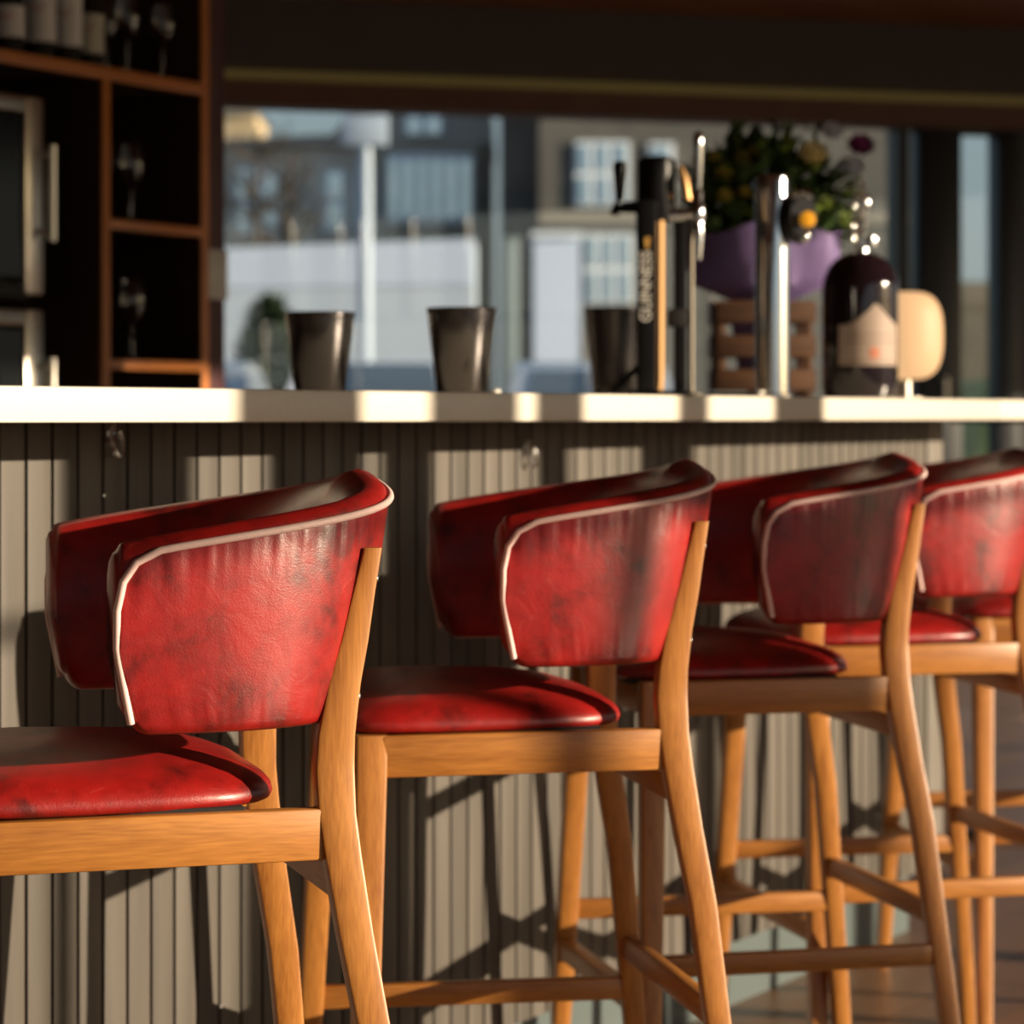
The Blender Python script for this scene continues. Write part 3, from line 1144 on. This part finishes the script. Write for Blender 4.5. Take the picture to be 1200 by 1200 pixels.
# label wraps the front, arched at the top
lb = B()
cols = []
NL = 24
a1, a2 = math.radians(-90 - 40), math.radians(-90 + 62)
for i in range(NL + 1):
    f = i / NL
    a = a1 + (a2 - a1) * f
    x_ = rb_ * math.sin(a + PI / 2)
    g = max(0.0, 1 - abs(f - 0.56) / 0.46)
    zt_ = lz(382) + (lz(356) - lz(382)) * (g ** 1.6)
    r_ = rb_ + 0.0012
    cols.append([(r_ * math.cos(a), r_ * math.sin(a), lz(429) + (zt_ - lz(429)) * q / 4) for q in range(5)])
lb.loft(cols, cap=False, closed=False)
lo = lb.obj('label', 'label_tan', bt, label='tan paper label with arched top')
for (z_, w_) in ((394, 0.7), (402, 0.8), (425, 0.9)):
    ln = B()
    cc = []
    for i in range(13):
        a = a1 + (a2 - a1) * (0.5 + (i / 12 - 0.5) * w_)
        r_ = rb_ + 0.0018
        cc.append([(r_ * math.cos(a), r_ * math.sin(a), lz(z_)), (r_ * math.cos(a), r_ * math.sin(a), lz(z_ - 1.3))])
    ln.loft(cc, cap=False, closed=False)
    ln.obj('print_line', 'ink', lo)
cc = []
for i in range(5):
    a = math.radians(-90 + 8 + i * 3.6)
    r_ = rb_ + 0.0019
    cc.append([(r_ * math.cos(a), r_ * math.sin(a), lz(421)), (r_ * math.cos(a), r_ * math.sin(a), lz(408))])
B().loft(cc, cap=False, closed=False).obj('seal', 'seal', lo)

# ---- glowing lamp
c, sc_ = spot(1061, 0.22)
y0 = top_row(sc_)
lp = thing('table_lamp', 'small table lamp with rounded glowing cream shade', 'lamp', c, RC)
rl = 44 / sc_
B().lathe([(0.002, 0), (0.045, 0), (0.045, 0.008), (0.010, 0.012)], 28).obj('base', 'steel', lp)
B().lathe([(0.013, 0.006), (0.013, lz(443))], 20).obj('stem', 'steel', lp)
prof = [(0.002, lz(445))]
zc, hh = (lz(445) + lz(342)) / 2, (lz(342) - lz(445)) / 2
for i in range(1, 20):
    a = -PI / 2 + PI * i / 20
    prof.append((rl * max(0.02, math.cos(a)) ** 0.55, zc + hh * (abs(math.sin(a)) ** 0.75) * (1 if math.sin(a) > 0 else -1)))
prof.append((0.002, lz(342)))
B().lathe(prof, 40).obj('lamp_shade', 'lampshade', lp, label='glowing cream lamp shade')

# ---- wooden crate and the bouquet in purple paper
c, sc_ = spot(892, 0.33)
y0 = top_row(sc_)
cr = thing('wooden_crate', 'brown wooden crate under the purple wrapped bouquet', 'crate', c, RC)
cw, cd, chh = 0.090, 0.075, lz(357)
for sx_ in (-1, 1):
    for sy_ in (-1, 1):
        B().box(sx_ * cw - 0.010, sx_ * cw + 0.010, sy_ * cd - 0.010, sy_ * cd + 0.010, 0, chh, 0.002).obj('post', CRATEW, cr)
for i in range(3):
    z_ = 0.02 + i * (chh - 0.06) / 2
    for sy_ in (-1, 1):
        B().box(-cw - 0.010, cw + 0.010, sy_ * (cd + 0.010), sy_ * (cd + 0.018), z_, z_ + 0.045, 0.002).obj('slat', CRATEW, cr)
    for sx_ in (-1, 1):
        B().box(sx_ * (cw + 0.010), sx_ * (cw + 0.018), -cd, cd, z_, z_ + 0.045, 0.002).obj('slat', CRATEW, cr)
B().box(-cw, cw, -cd, cd, 0.006, 0.016).obj('crate_bottom', CRATEW, cr)

bq = thing('bouquet', 'flower bouquet in purple paper behind the chrome tap', 'bouquet', (c.x, c.y, c.z + 0.0165), RC)
zo = 0.016
rq = random.Random(11)
rgs = []
for i, (r_, z_) in enumerate(((0.04, 0.0), (0.055, 0.08), (0.068, lz(352) - zo), (0.140, lz(336) - zo), (0.165, lz(305) - zo), (0.172, lz(268) - zo))):
    ring = []
    for k in range(40):
        a = 2 * PI * k / 40
        rf = 1 + (0.07 * math.sin(a * 5 + i) + 0.04 * math.sin(a * 9 + 2 * i)) * (i > 2)
        ring.append((r_ * rf * math.cos(a), 0.62 * r_ * rf * math.sin(a), z_ + (0.016 * math.sin(a * 4 + 1.0) if i > 3 else 0)))
    rgs.append(ring)
B().loft(rgs, cap=False).obj('paper_wrap', 'paper', bq, label='purple wrapping paper')


def leaf(b, p, d, ln, wd):
    p, d = Vector(p), Vector(d).normalized()
    s = d.cross(Vector((0, 0, 1)))
    if s.length < 0.05:
        s = Vector((1, 0, 0))
    s.normalize()
    n_ = s.cross(d)
    bm = b.bm
    a = bm.verts.new(p)
    l1 = bm.verts.new(p + d * ln * 0.4 + s * wd + n_ * 0.15 * wd)
    r1 = bm.verts.new(p + d * ln * 0.4 - s * wd + n_ * 0.15 * wd)
    m1 = bm.verts.new(p + d * ln * 0.5 - n_ * 0.2 * wd)
    e = bm.verts.new(p + d * ln - n_ * 0.4 * wd)
    bm.faces.new((a, l1, m1))
    bm.faces.new((a, m1, r1))
    bm.faces.new((l1, e, m1))
    bm.faces.new((m1, e, r1))


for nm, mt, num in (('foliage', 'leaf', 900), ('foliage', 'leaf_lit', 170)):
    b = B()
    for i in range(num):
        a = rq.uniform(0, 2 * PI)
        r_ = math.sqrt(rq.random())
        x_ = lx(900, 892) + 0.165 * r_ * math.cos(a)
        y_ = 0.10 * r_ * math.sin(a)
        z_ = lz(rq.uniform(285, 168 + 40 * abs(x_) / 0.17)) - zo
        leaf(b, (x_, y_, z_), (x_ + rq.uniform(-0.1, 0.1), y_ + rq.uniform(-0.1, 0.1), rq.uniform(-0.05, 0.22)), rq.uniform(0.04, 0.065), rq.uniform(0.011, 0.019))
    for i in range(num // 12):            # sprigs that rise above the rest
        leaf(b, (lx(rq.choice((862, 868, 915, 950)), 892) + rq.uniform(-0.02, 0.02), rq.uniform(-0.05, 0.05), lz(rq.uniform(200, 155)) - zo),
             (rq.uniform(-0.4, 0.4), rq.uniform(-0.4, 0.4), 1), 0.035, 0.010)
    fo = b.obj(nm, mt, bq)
    fo['kind'] = 'stuff'


def bloom(px, py, y_, r_, mt, nm='bloom'):
    b = B()
    for ring_i, (n_, tilt, sc1) in enumerate(((5, 0.25, 0.75), (7, 0.7, 1.0), (9, 1.15, 1.1))):
        for k in range(n_):
            a = 2 * PI * k / n_ + ring_i
            d = Vector((math.cos(a) * math.sin(tilt), math.sin(a) * math.sin(tilt), math.cos(tilt)))
            leaf(b, (0, 0, 0), d, r_ * sc1, r_ * 0.42)
    b.lathe([(0.001, -r_ * 0.3), (r_ * 0.3, -r_ * 0.1), (r_ * 0.42, r_ * 0.3), (r_ * 0.25, r_ * 0.62), (0.001, r_ * 0.7)], 12)
    o_ = b.obj(nm, mt, bq, (lx(px, 892), y_, lz(py) - zo - r_ * 0.3))
    o_.rotation_euler = (0.9, 0, 0)
    return o_


for a in ((948, 182, -0.10, 0.034, 'bloom_cream', 'rose'), (1006, 170, -0.04, 0.034, 'bloom_purple'), (995, 195, -0.05, 0.030, 'bloom_white'),
          (975, 152, 0.0, 0.026, 'bloom_white'), (845, 205, -0.09, 0.022, 'bloom_yellow'), (868, 190, -0.09, 0.022, 'bloom_yellow'),
          (882, 178, -0.08, 0.020, 'bloom_yellow'), (846, 232, -0.10, 0.020, 'bloom_yellow'), (870, 228, -0.10, 0.018, 'bloom_yellow'),
          (836, 185, -0.08, 0.018, 'bloom_yellow'), (963, 240, -0.10, 0.020, 'leaf_lit'), (985, 258, -0.09, 0.018, 'leaf_lit'), (920, 168, -0.05, 0.022, 'leaf_lit')):
    bloom(*a)

# =================================================================== BACK BAR SHELVES
SY = 1.81
su = thing('shelf_unit', 'dark mahogany back bar shelf unit with open compartments', 'shelf', (0, SY, 0))
DX = U(125, SY)
EX = U(241, SY)
LX = DX - 1.2
DEP = 0.38
B().box(LX, EX + 0.015, DEP - 0.012, DEP, 0, CEIL - 0.02).obj('back_panel', 'walld', su)
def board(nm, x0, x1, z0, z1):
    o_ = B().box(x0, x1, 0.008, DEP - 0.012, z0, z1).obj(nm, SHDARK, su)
    B().box(x0, x1, 0, 0.008, z0, z1, 0.001).obj('lit_edge', SHELFZ if nm == 'upright' else SHELFX, o_, label='front edge painted brighter orange brown as if lit')  # front strip carries the skylight on the edge in its colour


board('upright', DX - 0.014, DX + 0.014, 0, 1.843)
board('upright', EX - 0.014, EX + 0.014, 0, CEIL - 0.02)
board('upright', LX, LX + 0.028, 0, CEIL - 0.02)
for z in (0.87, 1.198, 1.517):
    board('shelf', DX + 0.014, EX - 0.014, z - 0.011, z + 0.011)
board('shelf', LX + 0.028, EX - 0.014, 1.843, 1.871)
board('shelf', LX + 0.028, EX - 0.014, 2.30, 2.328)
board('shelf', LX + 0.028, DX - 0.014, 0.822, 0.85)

# switch plate on the maroon wall end
c = P(259, 322, depth_at(259, 1.83))
sp = thing('switch_plate', 'grey white switch plate on the maroon wall end', 'switch', ((POSTX + 0.022 + pe) / 2, 1.84, c.z))
hw_ = (pe - POSTX - 0.022) / 2 * 0.98
B().box(-hw_, hw_, -0.009, 0, -0.06, 0.06, 0.003).obj('plate', 'plate', sp)
for z in (-0.028, 0.028):
    B().box(-hw_ * 0.4, hw_ * 0.4, -0.012, -0.008, z - 0.014, z + 0.014, 0.002).obj('rocker', 'plate', sp)

# two stacked steel framed ovens
def oven(z0, z1, label, top_handle):
    x1 = U(50, SY + 0.02)
    x0 = x1 - 0.55
    ov = thing('oven', label, 'oven', ((x0 + x1) / 2, SY + 0.02, z0), 0, 'stacked glass fronted ovens')
    hw = 0.275
    h = z1 - z0
    B().box(-hw + 0.004, hw - 0.004, 0.03, 0.34, 0.0, h, 0.003).obj('body', 'blackmatt', ov)
    dr = B().box(-hw + 0.055, hw - 0.055, 0.004, 0.028, 0.05, h - 0.05).obj('door', 'ovenglass', ov, label='dark glass door')
    for s in (-1, 1):
        xa, xb = (hw - 0.062, hw) if s > 0 else (-hw, -hw + 0.062)
        B().box(xa, xb, -0.004, 0.03, 0.012, h - 0.004, 0.006).obj('stile', 'steel', dr)
    B().box(-hw + 0.062, hw - 0.062, -0.002, 0.03, h - 0.040, h - 0.004, 0.006).obj('rail', 'steel', dr)
    B().box(-hw + 0.062, hw - 0.062, -0.002, 0.03, 0.004, 0.040, 0.008).obj('rail', 'blackmatt', dr)
    za, zb_ = (h - 0.32, h - 0.11)
    hx_ = hw - 0.012
    B().tube([(hx_, -0.002, zb_ - 0.02), (hx_, -0.035, zb_ - 0.02)], 0.006).obj('handle_mount', 'steel', dr)
    B().tube([(hx_, -0.002, za + 0.02), (hx_, -0.035, za + 0.02)], 0.006).obj('handle_mount', 'steel', dr)
    B().tube([(hx_, -0.037, za), (hx_, -0.037, zb_)], 0.0085, 14).obj('handle', 'steel', dr)
    return ov


oven(1.335, 1.785, 'upper steel framed oven with dark glass door beside the mahogany shelves', True)
oven(0.8505, 1.318, 'lower steel framed oven just above the worktop line', True)

# wine bottles on the top shelf
def wine(px, dy, lab_mat, zl0, zl1, label):
    Y = SY + dy
    x = U(px, Y)
    t = thing('wine_bottle', label, 'bottle', (x, Y, 1.8712), RC, 'wine bottles on the top shelf')
    r_ = 0.038
    B().lathe([(0.002, 0.006), (r_ * 0.8, 0.0), (r_, 0.006), (r_, 0.19), (r_ * 0.9, 0.212), (r_ * 0.55, 0.235), (0.0145, 0.252), (0.014, 0.30), (0.0155, 0.302), (0.0155, 0.315), (0.002, 0.316)], 28).obj('body', 'winebottle', t)
    cc_ = []
    for i in range(21):
        a = -PI / 2 + (i / 20 - 0.5) * 2.9
        cc_.append([((r_ + 0.0008) * math.cos(a), (r_ + 0.0008) * math.sin(a), z) for z in (zl0, zl1)])
    lo_ = B().loft(cc_, cap=False, closed=False).obj('label', lab_mat, t)
    cc_ = []
    for i in range(9):
        a = -PI / 2 + (i / 8 - 0.5) * 0.9
        cc_.append([((r_ + 0.0013) * math.cos(a), (r_ + 0.0013) * math.sin(a), zl0 + (zl1 - zl0) * (0.60 + 0.05 * math.sin(i)) + z) for z in (0, 0.005)])
    B().loft(cc_, cap=False, closed=False).obj('print_line', 'label_red', lo_)
    B().lathe([(0.0150, 0.262), (0.0150, 0.301), (0.0165, 0.303), (0.0165, 0.3155), (0.0158, 0.317), (0.002, 0.3175)], 20).obj('capsule', 'capsule', t)


wine(9, 0.10, 'label_white', 0.045, 0.115, 'wine bottle with short white label at the left picture edge')
wine(46, 0.09, 'label_white', 0.045, 0.165, 'left one of two wine bottles with tall white labels side by side')
wine(77, 0.09, 'label_white', 0.045, 0.165, 'right one of two wine bottles with tall white labels side by side')
wine(103, 0.10, 'label_cream', 0.04, 0.13, 'wine bottle with cream label next to the glasses')


def stemware(px, dy, z, h, r_, label, grp, upside=False):
    Y = SY + dy
    x = px
    t = thing('wine_glass', label, 'glass', (x, Y, z + 0.0003), 0, grp)
    pr = [(r_ * 0.9, 0.0), (r_ * 0.9, 0.003), (0.006, 0.009), (0.0045, 0.02), (0.0045, h * 0.42), (0.008, h * 0.46)]
    bl = [(0.008, h * 0.46), (r_ * 0.75, h * 0.54), (r_, h * 0.68), (r_ * 0.96, h * 0.82), (r_ * 0.78, h)]
    b1 = B().lathe(pr, 20)
    b2 = B().lathe(bl, 24, cap=False)
    if upside:
        for b_ in (b1, b2):
            for v_ in b_.bm.verts:
                v_.co.z = h - v_.co.z
    b1.obj('stem', STEM, t)
    b2.obj('bowl', STEM, t)


GW = EX - DX
GL = [[(DX + GW * (0.13 + 0.18 * k), 0.20 if k % 2 else 0.085) for k in range(1, 5)],
      ((DX + GW * 0.24, 0.09), (DX + GW * 0.42, 0.20), (DX + GW * 0.55, 0.09)), ((DX + GW * 0.24, 0.10), (DX + GW * 0.42, 0.21), (DX + GW * 0.56, 0.09))]
for (z, nm), row_ in zip(((1.871, 'top shelf beside the wine bottles'), (1.528, 'shelf below the wine bottles'), (1.209, 'lowest shelf in view above the worktop')), GL):
    for gi, (px, dy) in enumerate(row_):
        nth = ('leftmost', 'second', 'third', 'rightmost')[gi] if len(row_) > 3 else ('left', 'middle', 'right')[gi]
        stemware(px, dy, z, 0.19, 0.034, nth + ' wine glass on the ' + nm, 'wine glasses on the ' + nm)

# =================================================================== OUTDOORS
GZ = -0.25
o = struct('ground', B().box(-60, 140, -60, 160, GZ - 0.2, GZ), 'asphalt', 'grey ground of the car park outside', 'ground')


def outside(name, label, cat, px, Z, group=None):
    Z *= FPX / 2600
    p_ = CW((px - 600) / FPX * Z, Z, GZ)
    t = thing(name, label, cat, p_, RC, group)
    return t, FPX / Z, px


def zz(py, sc_):
    return CH - (py - HOR) / sc_ - GZ


def ob(t, name, m, sc_, p0, x0, x1, ytop, ybot, d0, d1, bev=0.0):
    """box seen from pixel column x0 to x1, row ytop to ybot (None = ground), depth d0 to d1 behind the front"""
    return B().box((x0 - p0) / sc_, (x1 - p0) / sc_, d0, d1, 0.0 if ybot is None else zz(ybot, sc_), zz(ytop, sc_), bev).obj(name, m, t)


def far_window(t, sc_, p0, x0, x1, ytop, ybot, cols, rows=2, d=0.0):
    fr = ob(t, 'window', 'white_frame', sc_, p0, x0, x1, ytop, ybot, d - 0.10, d + 0.05)
    cwid = (x1 - x0) / cols
    rh = (ybot - ytop) / rows
    for i in range(cols):
        for j in range(rows):
            ob(fr, 'pane', 'far_pane', sc_, p0, x0 + i * cwid + cwid * 0.2, x0 + (i + 1) * cwid - cwid * 0.2,
               ytop + j * rh + rh * 0.10, ytop + (j + 1) * rh - rh * 0.08, d - 0.13, d - 0.09)


# stone house with the bay window
h1, s1, q1 = outside('stone_house', 'grey stone house with bay window beyond the white wall', 'house', 450, 58)
ob(h1, 'wall', 'stone', s1, q1, 150, 578, 168, None, 0, 6)
ob(h1, 'bay', 'stone_pale', s1, q1, 448, 562, 172, None, -0.9, 0)
far_window(h1, s1, q1, 455, 555, 184, 264, 6, 1, -0.9)
far_window(h1, s1, q1, 276, 326, 196, 276, 3)
far_window(h1, s1, q1, 380, 406, 200, 272, 1)
far_window(h1, s1, q1, 417, 441, 196, 268, 1)
rf = B().prism([((140 - q1) / s1, zz(170, s1)), ((580 - q1) / s1, zz(170, s1)), ((576 - q1) / s1, zz(120, s1)), ((425 - q1) / s1, zz(120, s1)), ((390 - q1) / s1, zz(158, s1))], -0.3, 6.2).obj('roof', 'slate', h1)
far_window(h1, s1, q1, 475, 520, 138, 160, 2, 1, -0.35)
h2, s2, q2 = outside('stone_tenement', 'taller stone house with white framed windows behind the taps', 'house', 830, 54)
ob(h2, 'wall', 'stone_brown', s2, q2, 632, 1075, 30, None, 0, 8)
ob(h2, 'corner_shaft', 'stone_dark', s2, q2, 586, 632, 60, None, 0.5, 5)
far_window(h2, s2, q2, 674, 738, 166, 242, 3)
far_window(h2, s2, q2, 760, 790, 168, 240, 1)
far_window(h2, s2, q2, 684, 742, 274, 356, 3)
far_window(h2, s2, q2, 880, 930, 170, 250, 2)
ob(h2, 'string_course', 'stone_pale', s2, q2, 632, 1075, 250, 262, -0.15, 0.05)
# white walls
wq, s3, q3 = outside('white_wall', 'long low white rendered building behind the lamp post', 'building', 400, 36)
B().prism([((200 - q3) / s3, 0), ((556 - q3) / s3, 0), ((556 - q3) / s3, zz(279, s3)), ((200 - q3) / s3, zz(293, s3))], 0, 3).obj('wall', 'render', wq)
B().prism([((200 - q3) / s3, zz(338, s3)), ((552 - q3) / s3, zz(334, s3)), ((552 - q3) / s3, zz(283, s3)), ((200 - q3) / s3, zz(297, s3))], -0.03, 0.0).obj('upper_band', 'render_pale', wq)
wq2, s4, q4 = outside('white_gable', 'narrow white rendered house end between the middle bucket and the black tap', 'building', 652, 40)
ob(wq2, 'wall', 'render_pale', s4, q4, 626, 680, 276, None, 0, 3)
ob(wq2, 'coping', 'white_frame', s4, q4, 623, 683, 272, 278, -0.1, 3.1)
# posts
lpz, s5, q5 = outside('sign_post', 'white post carrying a pale square sign outside the window', 'post', 428, 28)
B().lathe([(0.16, 0), (0.16, 0.3), (8.5 / s5, 0.4), (7.5 / s5, zz(170, s5))], 20).obj('post', 'pole', lpz)
ob(lpz, 'sign_board', 'pole', s5, q5, 401, 455, 136, 171, -0.10, 0.02, 0.01)
gp, s6, q6 = outside('green_post', 'grey green square post beside the narrow white house end', 'post', 599, 30)
ob(gp, 'post', 'pole_green', s6, q6, 590, 608, 282, None, -0.1, 0.1, 0.01)
ob(gp, 'cap', 'pole_green', s6, q6, 588, 610, 279, 283, -0.12, 0.12, 0.01)
ch, s7, q7 = outside('reflection_block', 'small warm cream block standing in for a lamp reflection, left end of the window view', 'building', 284, 66)  # gabled block added for a lamp's reflection in the window, no real house
ob(ch, 'wall', 'lamp_reflection', s7, q7, 262, 300, 132, None, 0, 4)
B().prism([((258 - q7) / s7, zz(133, s7)), ((304 - q7) / s7, zz(133, s7)), ((281 - q7) / s7, zz(112, s7))], -0.2, 4.2).obj('roof', 'slate', ch)


def tree(px, Z, top, label, seed, spread):
    t, sc_, p0 = outside('bare_tree', label, 'tree', px, Z, 'bare trees outside')
    r = random.Random(seed)
    H = zz(top, sc_)
    tk = B().tube([(0, 0, 0), (0.05, 0, H * 0.3), (-0.05, 0.05, H * 0.62), (0.05, 0, H)], [0.16, 0.13, 0.09, 0.03], 8).obj('trunk', 'bark', t)
    for i in range(26):
        z_ = H * r.uniform(0.42, 0.95)
        a = r.uniform(0, 2 * PI)
        l_ = spread * r.uniform(0.4, 1.0)
        e = Vector((math.cos(a) * l_, math.sin(a) * l_, z_ + l_ * r.uniform(0.2, 0.9)))
        m_ = Vector((e.x * 0.45, e.y * 0.45, z_ + (e.z - z_) * 0.35))
        bch = B().tube([(0, 0, z_), m_, e], [0.05, 0.035, 0.012], 6)
        for k in range(5):
            f = r.uniform(0.3, 1.0)
            s_ = Vector((0, 0, z_)).lerp(e, f)
            bch.tube([s_, s_ + Vector((r.uniform(-0.5, 0.5), r.uniform(-0.5, 0.5), r.uniform(0.1, 0.6)))], [0.016, 0.006], 5)
        bch.obj('branch', 'bark', t)


tree(338, 44, 175, 'bare brown tree in front of the left house windows', 3, 1.1)
tree(300, 48, 150, 'taller bare tree at the left end of the window', 5, 1.0)


def bush(px, Z, w_, top, label, mt='hedge', seed=1):
    t, sc_, p0 = outside('bush', label, 'bush', px, Z)
    r = random.Random(seed)
    H = zz(top, sc_)
    W_ = w_ / sc_ / 2
    b = B()
    for i in range(1500):
        a = r.uniform(0, 2 * PI)
        u = r.uniform(-0.9, 1)
        q = math.sqrt(1 - u * u) * r.uniform(0.6, 1)
        pt = Vector((W_ * q * math.cos(a), 0.6 * W_ * q * math.sin(a), H * 0.5 + H * 0.5 * u * r.uniform(0.85, 1)))
        leaf(b, pt, (pt.x + r.uniform(-0.5, 0.5), pt.y + r.uniform(-0.5, 0.5), r.uniform(-0.3, 0.8)), 0.20, 0.07)
    b.obj('foliage', mt, t)['kind'] = 'stuff'
    B().tube([(0, 0, 0), (0.03, 0, H * 0.4), (0, 0, H * 0.8)], [0.06, 0.05, 0.02], 8).obj('stem', 'bark', t)


bush(316, 28, 84, 348, 'dark green bush behind the bucket nearest the shelves')


def car(px, Z, body, label, flip=1, roof_y=395):
    t, sc_, p0 = outside('parked_car', label, 'car', px, Z, 'cars parked outside')
    t.rotation_euler = (0, 0, RC + PI / 2)
    H = min(1.85, max(1.45, zz(roof_y, sc_)))
    f = H / 1.48
    prof = [(-2.05, 0.35), (-2.1, 0.75), (-1.95, 0.95), (-1.0, 1.02), (-0.45, 1.42), (0.1, 1.48), (1.0, 1.46), (1.6, 1.08), (1.98, 1.0), (2.08, 0.7), (2.05, 0.35)]
    prof = [(x_ * flip * f, z_ * f) for x_, z_ in prof]
    hwid = 0.82
    bb_ = B().prism(prof if flip > 0 else prof[::-1], -hwid, hwid, 0.05)
    for v_ in bb_.bm.verts:                       # the cabin leans in
        if v_.co.z > 1.02 * f:
            v_.co.y *= 1 - 0.34 * (v_.co.z / f - 1.02)
    bo = bb_.obj('body', body, t)
    wn = [(-0.85, 1.04), (-0.42, 1.36), (0.1, 1.41), (0.95, 1.39), (1.38, 1.08)]
    wn = [(x_ * flip * f, z_ * f) for x_, z_ in wn]
    for sd_ in (-1, 1):
        sw_ = B().prism(wn if flip > 0 else wn[::-1], hwid * sd_ - 0.006, hwid * sd_ + 0.006)
        for v_ in sw_.bm.verts:
            v_.co.y *= 1 - 0.34 * (v_.co.z / f - 1.02)
        sw_.obj('side_window', 'car_glass', bo)
    for xa, za, xb, zb2 in ((-1.00, 1.04, -0.48, 1.41), (1.57, 1.11, 1.04, 1.45)):
        e0, e1 = 0.78 * hwid, 0.66 * hwid
        o2 = 0.012 if xa > 0 else -0.012
        ws = B()
        ws.loft([[((xa + o2) * flip * f, -e0, za * f), ((xa + o2) * flip * f, e0, za * f), ((xb + o2) * flip * f, e1, zb2 * f), ((xb + o2) * flip * f, -e1, zb2 * f)],
                 [((xa - o2) * flip * f, -e0, za * f), ((xa - o2) * flip * f, e0, za * f), ((xb - o2) * flip * f, e1, zb2 * f), ((xb - o2) * flip * f, -e1, zb2 * f)]])
        ws.obj('screen_glass', 'car_glass', bo)
    for x_ in (-1.3, 1.3):
        for y_ in (-hwid - 0.01, hwid - 0.17):
            wh = B().lathe([(0.05, 0.0), (0.20, 0.0), (0.32, 0.01), (0.33, 0.05), (0.33, 0.15), (0.30, 0.18), (0.05, 0.18)], 24)
            wh.bm.transform(Matrix.Rotation(-PI / 2, 4, 'X'))
            wh.obj('wheel', 'tyre', t, (x_ * f, y_, 0.33))
    for e_, mt in ((-1, 'lamp_white'), (1, 'lamp_red')):
        for sd_ in (-1, 1):
            yc_ = sd_ * 0.60
            B().box(e_ * flip * 2.0 * f - 0.09, e_ * flip * 2.0 * f + 0.09, yc_ - 0.17, yc_ + 0.17, 0.70 * f, 0.88 * f, 0.02).obj('car_light', mt, bo)


car(205, 21, 'car_silver', 'silver car parked end on at the left end of the window view', 1, 398)
car(446, 21, 'car_white', 'white car parked end on between the first two buckets', -1, 402)
car(690, 21, 'car_silver2', 'pale silver car parked end on behind the third bucket', 1, 408)

# beyond the door: sky, a brown bank and grass
bk = B()
p = CW(8.0, 45 * FPX / 2600)
o = bk.box(-1, 14, -4, 4, 0, 3.9, 0.4).obj('earth_bank', 'brown_bank', None, (p.x, p.y, GZ), RC)
tag(o, 'brown earth bank beyond the glazed door', 'bank')
p = CW(5.4, 26 * FPX / 2600)
gr = B()
gr.prism([(-0.9, 0), (10, 0), (10, 1.75), (-0.3, 1.75)], -3, 5, 0.2)
o = gr.obj('grass_bank', 'grass', None, (p.x, p.y, GZ), RC)
tag(o, 'green grass bank just beyond the glazed door', 'grass')
